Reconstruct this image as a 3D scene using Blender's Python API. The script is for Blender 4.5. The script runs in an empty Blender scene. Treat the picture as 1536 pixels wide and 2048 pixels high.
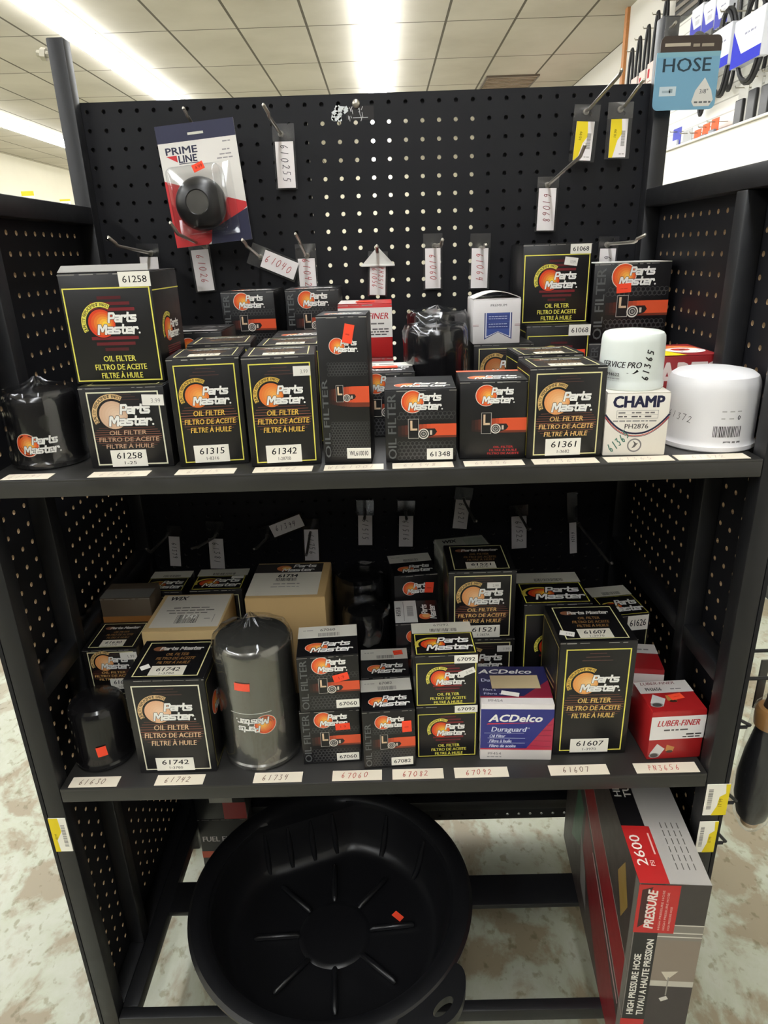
import bpy, bmesh, math, random
from mathutils import Matrix, Vector

random.seed(7)
SC = bpy.context.scene
COL = SC.collection
H = 1.24                     # eye height above the floor; heights below are given relative to the eye

# ------------------------------------------------------------------ camera
def setup_camera():
    f, p, r, yw = 1351.35, 0.366674, 0.0321970, -0.0099695
    cy, sy = math.cos(yw), math.sin(yw)
    fwd = Vector((sy*math.cos(p), cy*math.cos(p), -math.sin(p)))
    right = Vector((cy, -sy, 0)); down = fwd.cross(right)
    r2 = math.cos(r)*right + math.sin(r)*down
    d2 = -math.sin(r)*right + math.cos(r)*down
    cd = bpy.data.cameras.new('camera'); cd.sensor_fit = 'HORIZONTAL'; cd.sensor_width = 36
    cd.lens = 36*f/1536; cd.clip_start = .02; cd.clip_end = 100
    co = bpy.data.objects.new('camera', cd); COL.objects.link(co)
    m = Matrix((r2, -d2, -fwd)).transposed().to_4x4(); m.translation = Vector((0, 0, H))
    co.matrix_world = m
    SC.camera = co
setup_camera()
LIGHT_STRENGTH = 8.0
vs = SC.view_settings
vs.view_transform = 'Standard'; vs.look = 'None'; vs.gamma = 1; vs.exposure = 1.55; vs.use_curve_mapping = False
wd = bpy.data.worlds.new('world'); SC.world = wd; wd.use_nodes = True
wd.node_tree.nodes['Background'].inputs[0].default_value = (.9, .95, 1, 1)
wd.node_tree.nodes['Background'].inputs[1].default_value = .02

# ------------------------------------------------------------------ helpers
def lin(c):
    o = []
    for v in c[:3]:
        v /= 255
        o.append(v/12.92 if v <= .04045 else ((v+.055)/1.055)**2.4)
    return (o[0], o[1], o[2], 1)

def mix(a, b, t): return tuple(a[i]+(b[i]-a[i])*t for i in range(3))

BLACK=(13,12,14); INK=(20,18,20); WHITE=(240,238,232); YEL=(236,226,96); CREAM=(228,220,160)
PAPER=(236,230,220); FLUO=(255,82,52); RED=(178,30,34); TAN=(178,146,98); GREY=(120,118,116)

class MB:
    def __init__(s): s.v=[]; s.f=[]; s.c=[]; s.m=[]
    def add(s, vs_, fs, col=(0,0,0), mat=0):
        n=len(s.v); s.v += [tuple(v) for v in vs_]; c=lin(col)
        for f in fs: s.f.append(tuple(i+n for i in f)); s.c.append(c); s.m.append(mat)
    def box(s, x0,x1,y0,y1,z0,z1, col=(0,0,0), mat=0):
        v=[(x0,y0,z0),(x1,y0,z0),(x1,y1,z0),(x0,y1,z0),(x0,y0,z1),(x1,y0,z1),(x1,y1,z1),(x0,y1,z1)]
        s.add(v,[(0,3,2,1),(4,5,6,7),(0,1,5,4),(1,2,6,5),(2,3,7,6),(3,0,4,7)],col,mat)
    def bbox(s, x0,x1,y0,y1,z0,z1, b=.002, col=(0,0,0), mat=0, seg=2):
        bm=bmesh.new(); bmesh.ops.create_cube(bm,size=1)
        for v in bm.verts:
            v.co=Vector(((x0+x1)/2+v.co.x*(x1-x0),(y0+y1)/2+v.co.y*(y1-y0),(z0+z1)/2+v.co.z*(z1-z0)))
        bmesh.ops.bevel(bm,geom=list(bm.edges),offset=b,segments=seg,profile=.5,affect='EDGES')
        bm.verts.index_update()
        s.add([v.co for v in bm.verts],[[v.index for v in f.verts] for f in bm.faces],col,mat); bm.free()
    def tube(s, pts, r, n=8, col=(0,0,0), mat=0, cap=True):
        pts=[Vector(p) for p in pts]; vs_=[]; fs=[]
        ref=Vector((0,0,1))
        up=None
        for i,p in enumerate(pts):
            t=(pts[min(i+1,len(pts)-1)]-pts[max(i-1,0)]).normalized()
            if up is None:
                up=ref if abs(t.dot(ref))<.9 else Vector((1,0,0))
            a=(up-t*up.dot(t)).normalized(); up=a; b=t.cross(a)
            rr=r[i] if isinstance(r,(list,tuple)) else r
            for k in range(n):
                an=2*math.pi*k/n; vs_.append(p+a*math.cos(an)*rr+b*math.sin(an)*rr)
        for i in range(len(pts)-1):
            for k in range(n):
                k2=(k+1)%n; fs.append((i*n+k,i*n+k2,(i+1)*n+k2,(i+1)*n+k))
        if cap: fs.append(tuple(reversed(range(n)))); fs.append(tuple(range((len(pts)-1)*n,len(pts)*n)))
        s.add(vs_,fs,col,mat)
    def lathe(s, prof, n=64, col=(0,0,0), mat=0, c=(0,0), rf=None):
        vs_=[]; fs=[]; cols=[]
        for (r,z) in prof:
            for k in range(n):
                an=2*math.pi*k/n; rr=rf(r,z,an) if rf else r
                vs_.append((c[0]+rr*math.cos(an),c[1]+rr*math.sin(an),z))
        for i in range(len(prof)-1):
            for k in range(n):
                k2=(k+1)%n; fs.append((i*n+k,i*n+k2,(i+1)*n+k2,(i+1)*n+k))
        fs.append(tuple(reversed(range(n)))); fs.append(tuple(range((len(prof)-1)*n,len(prof)*n)))
        s.add(vs_,fs,col,mat)
    def build(s, name, mats, parent=None, smooth=None, loc=None):
        me=bpy.data.meshes.new(name); me.from_pydata(s.v,[],s.f)
        for m in (mats if isinstance(mats,(list,tuple)) else [mats]): me.materials.append(m)
        me.polygons.foreach_set('material_index',s.m)
        at=me.color_attributes.new('Col','FLOAT_COLOR','CORNER')
        buf=[]
        for p,c in zip(me.polygons,s.c): buf.extend(c*p.loop_total)
        at.data.foreach_set('color',buf)
        if smooth is not None:
            me.polygons.foreach_set('use_smooth',[True]*len(me.polygons)); me.set_sharp_from_angle(angle=math.radians(smooth))
        me.update()
        o=bpy.data.objects.new(name,me); COL.objects.link(o)
        if parent is not None: o.parent=parent
        if loc is not None: o.location=loc
        return o

def tag(o,label=None,cat=None,group=None,kind=None):
    if label: o['label']=label
    if cat: o['category']=cat
    if group: o['group']=group
    if kind: o['kind']=kind
    return o
def thing(name,label,cat,loc=(0,0,0),rot=0,group=None):
    o=bpy.data.objects.new(name,None); COL.objects.link(o); o.empty_display_size=.02
    o.location=(loc[0],loc[1],loc[2]+H); o.rotation_euler=(0,0,math.radians(rot))
    return tag(o,label,cat,group)

# text outlines from Blender's own font, flattened to 2D polygons
_tc={}
def text2d(st,bold=0.0,sp=1.0):
    k=(st,bold,sp)
    if k not in _tc:
        cu=bpy.data.curves.new('t','FONT'); cu.body=st; cu.size=1; cu.offset=bold; cu.space_character=sp; cu.resolution_u=2
        ob=bpy.data.objects.new('t',cu); me=ob.to_mesh()
        v=[(p.co.x/.682,p.co.y/.682) for p in me.vertices]; f=[tuple(p.vertices) for p in me.polygons]
        ob.to_mesh_clear(); bpy.data.objects.remove(ob); bpy.data.curves.remove(cu)
        w=max([p[0] for p in v],default=0)
        _tc[k]=(v,f,w)
    return _tc[k]

STROKE={'0':[[(.5,1),(.15,.75),(.1,.35),(.35,0),(.65,.1),(.85,.5),(.75,.9),(.5,1)]],'1':[[(.55,1),(.4,0)]],
 '2':[[(.15,.8),(.4,1),(.75,.85),(.6,.5),(.1,.05),(.45,.1),(.9,0)]],'3':[[(.15,.95),(.7,1),(.4,.6),(.75,.4),(.55,.02),(.1,.1)]],
 '4':[[(.3,1),(.15,.5),(.75,.55)],[(.75,1),(.5,0)]],'5':[[(.85,1),(.3,1),(.25,.6),(.7,.5),(.65,.1),(.15,0)]],
 '6':[[(.6,1),(.2,.5),(.2,.1),(.5,0),(.75,.25),(.55,.45),(.25,.3)]],'7':[[(.1,.95),(.85,1),(.4,0)]],
 '8':[[(.75,.85),(.45,1),(.2,.8),(.7,.35),(.5,0),(.2,.15),(.4,.5),(.75,.85)]],'9':[[(.75,.8),(.4,1),(.2,.7),(.5,.55),(.75,.8),(.55,0)]],
 'P':[[(.3,0),(.35,1),(.75,.85),(.65,.5),(.3,.45)]],'H':[[(.2,0),(.25,1)],[(.75,0),(.8,1)],[(.2,.5),(.78,.5)]],
 'N':[[(.2,0),(.25,1),(.7,0),(.8,1)]],'L':[[(.3,1),(.25,0),(.8,.05)]],'W':[[(.1,1),(.3,0),(.5,.7),(.7,0),(.9,1)]],'A':[[(.1,0),(.5,1),(.8,0)],[(.25,.4),(.7,.4)]],' ':[]}

BLOCK={'P':(1.0,[[(.12,0),(.12,.9),(.78,.9),(.88,.8),(.88,.52),(.78,.42),(.12,.42)]]),'a':(.95,[[(.15,.64),(.76,.64),(.85,.55),(.85,.08),(.22,.08),(.13,.16),(.13,.27),(.22,.36),(.85,.36)]]),
 'r':(.76,[[(.15,0),(.15,.64),(.62,.64),(.72,.5)]]),'t':(.78,[[(.35,.95),(.35,.17),(.44,.08),(.76,.08)],[(.08,.64),(.76,.64)]]),
 's':(.95,[[(.85,.64),(.22,.64),(.13,.55),(.13,.45),(.22,.36),(.77,.36),(.86,.28),(.86,.17),(.77,.08),(.1,.08)]]),
 'M':(1.28,[[(.1,0),(.1,.9),(.28,.9),(.62,.3),(.98,.9),(1.14,.9),(1.14,0)]]),'e':(.95,[[(.13,.36),(.85,.36),(.85,.55),(.76,.64),(.22,.64),(.13,.55),(.13,.17),(.22,.08),(.84,.08)]]),' ':(.6,[])}
class Face:
    """A printable surface: u,v in metres; fn maps (u,v,lift) to a point on the part."""
    def __init__(s,mb,w,h,fn,mat=0): s.mb=mb; s.w=w; s.h=h; s.fn=fn; s.mat=mat
    def poly(s,pts,col,L=1):
        s.mb.add([s.fn(u,v,L*5e-5) for u,v in pts],[tuple(range(len(pts)))],col,s.mat)
    def rect(s,u0,v0,u1,v1,col,L=1,n=1):
        if n==1: return s.poly([(u0,v0),(u1,v0),(u1,v1),(u0,v1)],col,L)
        for i in range(n):
            a=u0+(u1-u0)*i/n; b=u0+(u1-u0)*(i+1)/n; s.poly([(a,v0),(b,v0),(b,v1),(a,v1)],col,L)
    def rot(s,u,v,w,h,deg,col,L=1):
        c,q=math.cos(math.radians(deg)),math.sin(math.radians(deg))
        s.poly([(u+a*w/2*c-b*h/2*q,v+a*w/2*q+b*h/2*c) for a,b in((-1,-1),(1,-1),(1,1),(-1,1))],col,L)
    def frame(s,u0,v0,u1,v1,t,col,L=1):
        s.rect(u0,v0,u1,v0+t,col,L); s.rect(u0,v1-t,u1,v1,col,L); s.rect(u0,v0+t,u0+t,v1-t,col,L); s.rect(u1-t,v0+t,u1,v1-t,col,L)
    def disk(s,u,v,r,col,L=1,asp=1,n=28,a0=0,a1=360):
        p=[(u+r*math.cos(math.radians(a0+(a1-a0)*i/n)),v+asp*r*math.sin(math.radians(a0+(a1-a0)*i/n))) for i in range(n+(a1-a0<360))]
        s.poly(p,col,L)
    def ring(s,u,v,r0,r1,col,L=1,a0=0,a1=360,n=32,asp=1):
        for i in range(n):
            a=math.radians(a0+(a1-a0)*i/n); b=math.radians(a0+(a1-a0)*(i+1)/n)
            s.poly([(u+r0*math.cos(a),v+asp*r0*math.sin(a)),(u+r1*math.cos(a),v+asp*r1*math.sin(a)),(u+r1*math.cos(b),v+asp*r1*math.sin(b)),(u+r0*math.cos(b),v+asp*r0*math.sin(b))],col,L)
    def line(s,p,t,col,L=1):
        for (a,b) in zip(p[:-1],p[1:]):
            s.k=(getattr(s,'k',0)+1)%7
            dx,dy=b[0]-a[0],b[1]-a[1]; l=math.hypot(dx,dy) or 1; nx,ny=-dy/l*t/2,dx/l*t/2; ex,ey=dx/l*t*.3,dy/l*t*.3
            s.poly([(a[0]-nx-ex,a[1]-ny-ey),(b[0]-nx+ex,b[1]-ny+ey),(b[0]+nx+ex,b[1]+ny+ey),(a[0]+nx-ex,a[1]+ny-ey)],col,L+.13*s.k)
    def text(s,st,u,v,h,col,L=3,fit=None,al='c',shear=0,bold=0,rot=0,asp=1,sp=1):
        if bold>0:
            # heavier weights: the same outline laid down again a hair to each side
            k=bold*.75*h; r_=math.radians(rot); cx_,sx_=math.cos(r_),math.sin(r_)
            for j,(d,q) in enumerate(([(-1,0),(1,0)] if bold<=.02 else [(-1,0),(0,0),(1,0)])+([(-.7,.6),(.7,.6),(-.7,-.6),(.7,-.6)] if bold>=.05 else [])):
                s.text(st,u+d*k*cx_-q*k*sx_,v+d*k*sx_+q*k*cx_,h,col,L+.13*j,fit,al,shear,0,rot,asp,sp)
            return
        vs_,fs,w=text2d(st,bold,sp)
        if not w: return
        sx=h*asp
        if fit: sx=fit/w
        off={'c':-w*sx/2,'l':0,'r':-w*sx}[al]
        c,q=math.cos(math.radians(rot)),math.sin(math.radians(rot))
        out=[]
        for a,b in vs_:
            x=a*sx+off+b*h*shear; y=b*h
            out.append(s.fn(u+x*c-y*q,v+x*q+y*c,L*5e-5))
        s.mb.add(out,fs,col,s.mat)
    def block(s,st,u,v,h,col,L=3,fit=None,al='l',shear=0,rot=0,th=.19):
        """wide square-cornered bold lettering of the filter brand"""
        W=sum(BLOCK[c][0] for c in st); sx=(fit/W) if fit else h
        off={'l':0,'c':-W*sx/2}[al]; c,q=math.cos(math.radians(rot)),math.sin(math.radians(rot)); x0=0
        for ch in st:
            w,ls=BLOCK[ch]
            for ln in ls:
                p=[]
                for a,b in ln:
                    x=off+(x0+a)*sx+b*h*shear; y=b*h; p.append((u+x*c-y*q,v+x*q+y*c))
                s.line(p,h*th,col,L)
            x0+=w
    def hand(s,st,u,v,h,col,rot=0,t=.0009,L=4,adv=.85,al='c'):
        c,q=math.cos(math.radians(rot)),math.sin(math.radians(rot))
        w=len(st)*h*adv; x0=-w/2 if al=='c' else 0
        for i,ch in enumerate(st):
            jx,jy=random.uniform(-.05,.05)*h,random.uniform(-.08,.08)*h
            for ln in STROKE.get(ch,[]):
                p=[]
                for a,b in ln:
                    x=x0+(i+a*.7)*h*adv+jx+b*h*.12; y=(b-.5)*h+jy
                    p.append((u+x*c-y*q,v+x*q+y*c))
                s.line(p,t,col,L)
    def barcode(s,u0,v0,u1,v1,col=(40,40,40),L=3,vert=False,seed=1):
        r=random.Random(seed); x=0
        W=(v1-v0) if vert else (u1-u0)
        while x<W:
            a=r.uniform(.012,.04)*W; 
            if x+a>W: break
            if vert: s.rect(u0,v0+x,u1,v0+x+a,col,L)
            else: s.rect(u0+x,v0,u0+x+a,v1,col,L)
            x+=a+r.uniform(.012,.035)*W
    def smalltext(s,u,v,w,h,col,L=3,al='l',seed=0):
        """a line of print too fine to read: short word-length dashes"""
        r=random.Random(seed+int(u*1e5)); x=0; u0=u if al=='l' else (u-w/2 if al=='c' else u-w)
        while x<w-h:
            a=min(r.uniform(1.2,4)*h,w-x); s.rect(u0+x,v,u0+x+a,v+h*.75,col,L); x+=a+h*.6

def flat(mb,O,U,V,w,h,mat=0):
    O,U,V=Vector(O),Vector(U).normalized(),Vector(V).normalized(); N=U.cross(V)
    return Face(mb,w,h,lambda u,v,l:O+U*u+V*v+N*l,mat)
def cylface(mb,r,z0,ang0=-90,mat=0,flip=False):
    """u runs along the curve, centred on ang0; flip turns the artwork upside down"""
    def fn(u,v,l):
        if flip: u,v=-u,-v
        a=math.radians(ang0)+u/r; return Vector(((r+l)*math.cos(a),(r+l)*math.sin(a),z0+v))
    return Face(mb,0,0,fn,mat)

# ------------------------------------------------------------------ materials
def new_mat(name):
    m=bpy.data.materials.new(name); m.use_nodes=True
    nt=m.node_tree; b=nt.nodes['Principled BSDF']; return m,nt,b
def noise_rough(nt,b,base,amp,scale=60):
    tc=nt.nodes.new('ShaderNodeTexCoord'); n=nt.nodes.new('ShaderNodeTexNoise'); n.inputs['Scale'].default_value=scale
    nt.links.new(tc.outputs['Object'],n.inputs['Vector'])
    mr=nt.nodes.new('ShaderNodeMapRange'); mr.inputs['To Min'].default_value=base-amp; mr.inputs['To Max'].default_value=base+amp
    nt.links.new(n.outputs['Fac'],mr.inputs['Value']); nt.links.new(mr.outputs['Result'],b.inputs['Roughness'])
    return tc,n
def bump(nt,b,tc,scale,strength,dist=.001,detail=2):
    n=nt.nodes.new('ShaderNodeTexNoise'); n.inputs['Scale'].default_value=scale; n.inputs['Detail'].default_value=detail
    nt.links.new(tc.outputs['Object'],n.inputs['Vector'])
    bp=nt.nodes.new('ShaderNodeBump'); bp.inputs['Strength'].default_value=strength; bp.inputs['Distance'].default_value=dist
    nt.links.new(n.outputs['Fac'],bp.inputs['Height']); nt.links.new(bp.outputs['Normal'],b.inputs['Normal'])
def print_mat(name,rough,spec=.5,amp=.06,bs=0.0,bscale=30,coat=0):
    m,nt,b=new_mat(name)
    a=nt.nodes.new('ShaderNodeAttribute'); a.attribute_name='Col'
    nt.links.new(a.outputs['Color'],b.inputs['Base Color'])
    b.inputs['Specular IOR Level'].default_value=spec
    if coat: b.inputs['Coat Weight'].default_value=coat; b.inputs['Coat Roughness'].default_value=.12
    tc,_=noise_rough(nt,b,rough,amp)
    if bs: bump(nt,b,tc,bscale,bs)
    return m
def solid(name,col,rough,metal=0,spec=.5,amp=.05,var=.0,bs=0,bscale=40,nscale=60):
    m,nt,b=new_mat(name)
    b.inputs['Metallic'].default_value=metal; b.inputs['Specular IOR Level'].default_value=spec
    tc,n=noise_rough(nt,b,rough,amp,nscale)
    c=lin(col)
    if var:
        mx=nt.nodes.new('ShaderNodeMix'); mx.data_type='RGBA'
        mx.inputs['A'].default_value=tuple(x*(1-var) for x in c[:3])+(1,); mx.inputs['B'].default_value=tuple(min(1,x*(1+var)) for x in c[:3])+(1,)
        nt.links.new(n.outputs['Fac'],mx.inputs['Factor']); nt.links.new(mx.outputs['Result'],b.inputs['Base Color'])
    else: b.inputs['Base Color'].default_value=c
    if bs: bump(nt,b,tc,bscale,bs)
    return m
def film(name,alpha,rough=.12,col=(240,242,244),bs=0,bscale=60):
    m=bpy.data.materials.new(name); m.use_nodes=True; nt=m.node_tree
    for n in list(nt.nodes): nt.nodes.remove(n)
    out=nt.nodes.new('ShaderNodeOutputMaterial'); mx=nt.nodes.new('ShaderNodeMixShader'); tr=nt.nodes.new('ShaderNodeBsdfTransparent')
    b=nt.nodes.new('ShaderNodeBsdfGlossy'); b.inputs['Color'].default_value=lin(col); b.inputs['Roughness'].default_value=rough
    lw=nt.nodes.new('ShaderNodeMath'); lw.operation='MULTIPLY'; lw.inputs[1].default_value=.75
    pw=nt.nodes.new('ShaderNodeMath'); pw.operation='POWER'; pw.inputs[1].default_value=3.5; wl=nt.nodes.new('ShaderNodeLayerWeight'); wl.inputs['Blend'].default_value=.5
    nt.links.new(wl.outputs['Facing'],pw.inputs[0]); nt.links.new(pw.outputs[0],lw.inputs[0])
    ad=nt.nodes.new('ShaderNodeMath'); ad.operation='ADD'; ad.use_clamp=True; ad.inputs[1].default_value=alpha
    nt.links.new(lw.outputs[0],ad.inputs[0]); nt.links.new(ad.outputs[0],mx.inputs[0]); nt.links.new(tr.outputs[0],mx.inputs[1]); nt.links.new(b.outputs[0],mx.inputs[2]); nt.links.new(mx.outputs[0],out.inputs[0])
    if bs:
        tc=nt.nodes.new('ShaderNodeTexCoord'); n=nt.nodes.new('ShaderNodeTexNoise'); n.inputs['Scale'].default_value=bscale; n.inputs['Distortion'].default_value=1.5
        bp=nt.nodes.new('ShaderNodeBump'); bp.inputs['Strength'].default_value=bs; bp.inputs['Distance'].default_value=.003
        nt.links.new(tc.outputs['Object'],n.inputs['Vector']); nt.links.new(n.outputs['Fac'],bp.inputs['Height'])
        nt.links.new(bp.outputs['Normal'],b.inputs['Normal'])
    return m

M_CARD=print_mat('printed_card',.40,.68,.06,.1,25)
M_KRAFT=print_mat('kraft_card',.8,.3,.05,.15,120)
M_PAPER=print_mat('paper_label',.75,.3)
M_STICK=print_mat('fluorescent_sticker',.6,.3)
M_STEEL=solid('black_powder_coat',(24,24,26),.42,spec=.5,amp=.08,var=.25,bs=.05,bscale=300)
M_SHELF=solid('black_shelf_paint',(34,33,31),.45,spec=.7,amp=.12,var=.3,bs=.03,bscale=200,nscale=25)
M_RAW=solid('raw_hardboard',(150,126,96),.8)
M_PEG=solid('black_pegboard',(22,22,26),.5,spec=.32,amp=.06,var=.12,nscale=15)
M_WIRE=solid('zinc_wire',(190,184,172),.34,metal=.85,amp=.1)
M_BWIRE=solid('black_wire',(30,30,32),.4)
M_ENAMEL=print_mat('black_enamel',.16,.6,.04)
M_WHITE_EN=print_mat('white_enamel',.3,.5,.05)
M_GUN=solid('gunmetal_paint',(122,121,116),.24,metal=.8,amp=.06)
M_PAN=solid('black_polyethylene',(19,19,21),.33,spec=.5,amp=.06,var=.1,bs=.06,bscale=400)
M_FILM=film('clear_sleeve',.10,.2)
M_WRAP=film('shrink_film',.06,.1,bs=.5,bscale=14)
M_BLISTER=film('blister_plastic',.05,.06)
M_BLACKTEX=solid('black_rubber',(26,26,30),.5,var=.2)
M_PLASTIC=print_mat('moulded_plastic',.35,.5)
M_WHITE=solid('white_laminate',(226,222,212),.5,var=.04)
M_WOOD=solid('stained_wood',(190,128,74),.5,var=.2)

# emissive diffuser of the fluorescent fixtures
M_LAMP,_nt,_b=new_mat('fluorescent_diffuser')
_b.inputs['Base Color'].default_value=(.9,.9,.88,1); _b.inputs['Emission Color'].default_value=(.95,.975,1,1); _b.inputs['Emission Strength'].default_value=LIGHT_STRENGTH

def floor_mat():
    m,nt,b=new_mat('worn_painted_concrete'); b.inputs['Roughness'].default_value=.45
    tc=nt.nodes.new('ShaderNodeTexCoord')
    n1=nt.nodes.new('ShaderNodeTexNoise'); n1.inputs['Scale'].default_value=5; n1.inputs['Detail'].default_value=9; n1.inputs['Roughness'].default_value=.62; n1.inputs['Distortion'].default_value=.25
    mp=nt.nodes.new('ShaderNodeMapping'); mp.inputs['Scale'].default_value=(1.25,.95,1); mp.inputs['Rotation'].default_value=(0,0,.5)
    nt.links.new(tc.outputs['Object'],mp.inputs[0]); nt.links.new(mp.outputs[0],n1.inputs['Vector'])
    r1=nt.nodes.new('ShaderNodeValToRGB'); e=r1.color_ramp.elements
    e[0].position=.43; e[0].color=lin((136,125,102)); e[1].position=.49; e[1].color=lin((161,163,144))
    x=e.new(.56); x.color=lin((168,170,154)); x=e.new(.62); x.color=lin((150,144,124))
    nt.links.new(n1.outputs['Fac'],r1.inputs[0])
    n2=nt.nodes.new('ShaderNodeTexNoise'); n2.inputs['Scale'].default_value=45; n2.inputs['Detail'].default_value=5
    nt.links.new(mp.outputs[0],n2.inputs['Vector'])
    r2=nt.nodes.new('ShaderNodeValToRGB'); e=r2.color_ramp.elements; e[0].position=.33; e[0].color=lin((200,196,176)); e[1].position=.42; e[1].color=(1,1,1,1)
    nt.links.new(n2.outputs['Fac'],r2.inputs[0])
    mx=nt.nodes.new('ShaderNodeMix'); mx.data_type='RGBA'; mx.blend_type='MULTIPLY'; mx.inputs['Factor'].default_value=.8
    nt.links.new(r1.outputs[0],mx.inputs['A']); nt.links.new(r2.outputs[0],mx.inputs['B']); nt.links.new(mx.outputs['Result'],b.inputs['Base Color'])
    return m
M_FLOOR=floor_mat()

def ceiling_mat():
    m,nt,b=new_mat('acoustic_ceiling_tile'); b.inputs['Roughness'].default_value=.9
    tc=nt.nodes.new('ShaderNodeTexCoord'); sp=nt.nodes.new('ShaderNodeSeparateXYZ'); nt.links.new(tc.outputs['Object'],sp.inputs[0])
    def grid(out,period,off,half):
        a=nt.nodes.new('ShaderNodeMath'); a.operation='ADD'; a.inputs[1].default_value=off; nt.links.new(out,a.inputs[0])
        d=nt.nodes.new('ShaderNodeMath'); d.operation='PINGPONG'; d.inputs[1].default_value=period/2; nt.links.new(a.outputs[0],d.inputs[0])
        c=nt.nodes.new('ShaderNodeMath'); c.operation='LESS_THAN'; c.inputs[1].default_value=half; nt.links.new(d.outputs[0],c.inputs[0]); return c
    gx=grid(sp.outputs['X'],.612,0,.011); gy=grid(sp.outputs['Y'],1.232,.30,.009)
    mxx=nt.nodes.new('ShaderNodeMath'); mxx.operation='MAXIMUM'; nt.links.new(gx.outputs[0],mxx.inputs[0]); nt.links.new(gy.outputs[0],mxx.inputs[1])
    n=nt.nodes.new('ShaderNodeTexNoise'); n.inputs['Scale'].default_value=1.2; n.inputs['Detail'].default_value=5; nt.links.new(tc.outputs['Object'],n.inputs['Vector'])
    r=nt.nodes.new('ShaderNodeValToRGB'); e=r.color_ramp.elements; e[0].position=.3; e[0].color=lin((178,172,158)); e[1].position=.6; e[1].color=lin((194,188,175)); nt.links.new(n.outputs['Fac'],r.inputs[0])
    mx=nt.nodes.new('ShaderNodeMix'); mx.data_type='RGBA'; nt.links.new(mxx.outputs[0],mx.inputs['Factor']); nt.links.new(r.outputs[0],mx.inputs['A']); mx.inputs['B'].default_value=lin((92,86,74))
    nt.links.new(mx.outputs['Result'],b.inputs['Base Color'])
    return m
M_CEIL=ceiling_mat()
M_WALL=solid('cream_wall_paint',(214,208,188),.8,var=.04,nscale=3)
M_WALL2=solid('white_wall_paint',(216,212,204),.7,var=.03,nscale=3)
def slat_mat():
    m,nt,b=new_mat('white_slatwall'); b.inputs['Roughness'].default_value=.4
    tc=nt.nodes.new('ShaderNodeTexCoord'); sp=nt.nodes.new('ShaderNodeSeparateXYZ'); nt.links.new(tc.outputs['Object'],sp.inputs[0])
    d=nt.nodes.new('ShaderNodeMath'); d.operation='PINGPONG'; d.inputs[1].default_value=.038; nt.links.new(sp.outputs['Z'],d.inputs[0])
    c=nt.nodes.new('ShaderNodeMath'); c.operation='LESS_THAN'; c.inputs[1].default_value=.004; nt.links.new(d.outputs[0],c.inputs[0])
    mx=nt.nodes.new('ShaderNodeMix'); mx.data_type='RGBA'; nt.links.new(c.outputs[0],mx.inputs['Factor']); mx.inputs['A'].default_value=lin((244,243,236)); mx.inputs['B'].default_value=lin((190,188,180))
    nt.links.new(mx.outputs['Result'],b.inputs['Base Color']); return m
M_SLAT=slat_mat()

# ------------------------------------------------------------------ the room
def slab(name,x0,x1,y0,y1,z0,z1,mat,kind='structure'):
    m=MB(); m.box(x0,x1,y0,y1,z0+H,z1+H); o=m.build(name,mat); o['kind']=kind; return o
FZ=-H; CZ=1.88
slab('floor',-7,5,-4.2,18.2,FZ-.1,FZ,M_FLOOR)
slab('ceiling',-7,5,-4.2,18.2,CZ,CZ+.1,M_CEIL)
slab('wall_left',-6.95,-6.83,-4.1,18,FZ,CZ,M_WALL)
slab('wall_back',-6.95,4.9,18,18.1,FZ,CZ,M_WALL)
slab('wall_front',-6.95,4.9,-4.1,-4,FZ,CZ,solid('darkened_wall',(74,70,66),.7))  # unseen wall, darkened to keep its haze off the box fronts
slab('wall_right',2.16,2.45,-4.0,6.94,FZ,CZ,M_WALL2)
slab('wall_recess',2.45,2.55,6.94,18,FZ,CZ,M_WALL2)
slab('trim_1',2.135,2.16,6.875,6.94,FZ,CZ,M_WOOD)
# dark louvred return-air grille in the ceiling
t=thing('ceiling_vent','dark slatted air vent set in the cream ceiling tiles','vent',(1.575,9.5,CZ-.012))
m=MB(); m.box(-.3,.3,-.34,.34,.008,.012); m.build('backing',solid('vent_dark',(58,50,44),.7),t)
m=MB()
for i in range(9): m.box(-.29,.29,-.31+i*.072,-.275+i*.072,-.004,.008)
m.build('louvre',solid('vent_slat',(150,132,112),.6),t)
m=MB(); m.box(-.31,.31,-.35,-.33,-.006,.012); m.box(-.31,.31,.33,.35,-.006,.012); m.box(-.31,-.29,-.33,.33,-.006,.012); m.box(.29,.31,-.33,.33,-.006,.012)
m.build('frame',solid('vent_frame',(96,84,72),.6),t)

# rows of fluorescent strip fixtures
def fixture(x,y,ln,label,group):
    t=thing('ceiling_light',label,'ceiling light',(x,y,CZ-.08),0,group)
    m=MB(); m.bbox(-.10,.10,-ln/2,ln/2,.055,.079,.004); m.build('housing',M_WHITE,t)
    m=MB(); m.bbox(-.11,.11,-ln/2+.004,ln/2-.004,0,.054,.018,seg=3); m.build('diffuser',M_LAMP,t,smooth=40)
for xr,lab in ((-.01,'white glowing fluorescent fixture in the ceiling row above the middle of the pegboard'),
               (-2.58,'white glowing fluorescent fixture in the long ceiling row left of the tall upright'),
               (-5.2,'white glowing fluorescent fixture in the farthest left ceiling row')):
    for k in range(9): fixture(xr,-2.6+k*2.44,2.43,lab,lab.replace('white glowing fluorescent fixture in','fluorescent fixtures of'))

# ------------------------------------------------------------------ pegboard shelf unit
unit=thing('shelf_unit','black metal shelf unit with pegboard back and sides holding oil filters','shelf unit',(0,0,-H))
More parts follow.
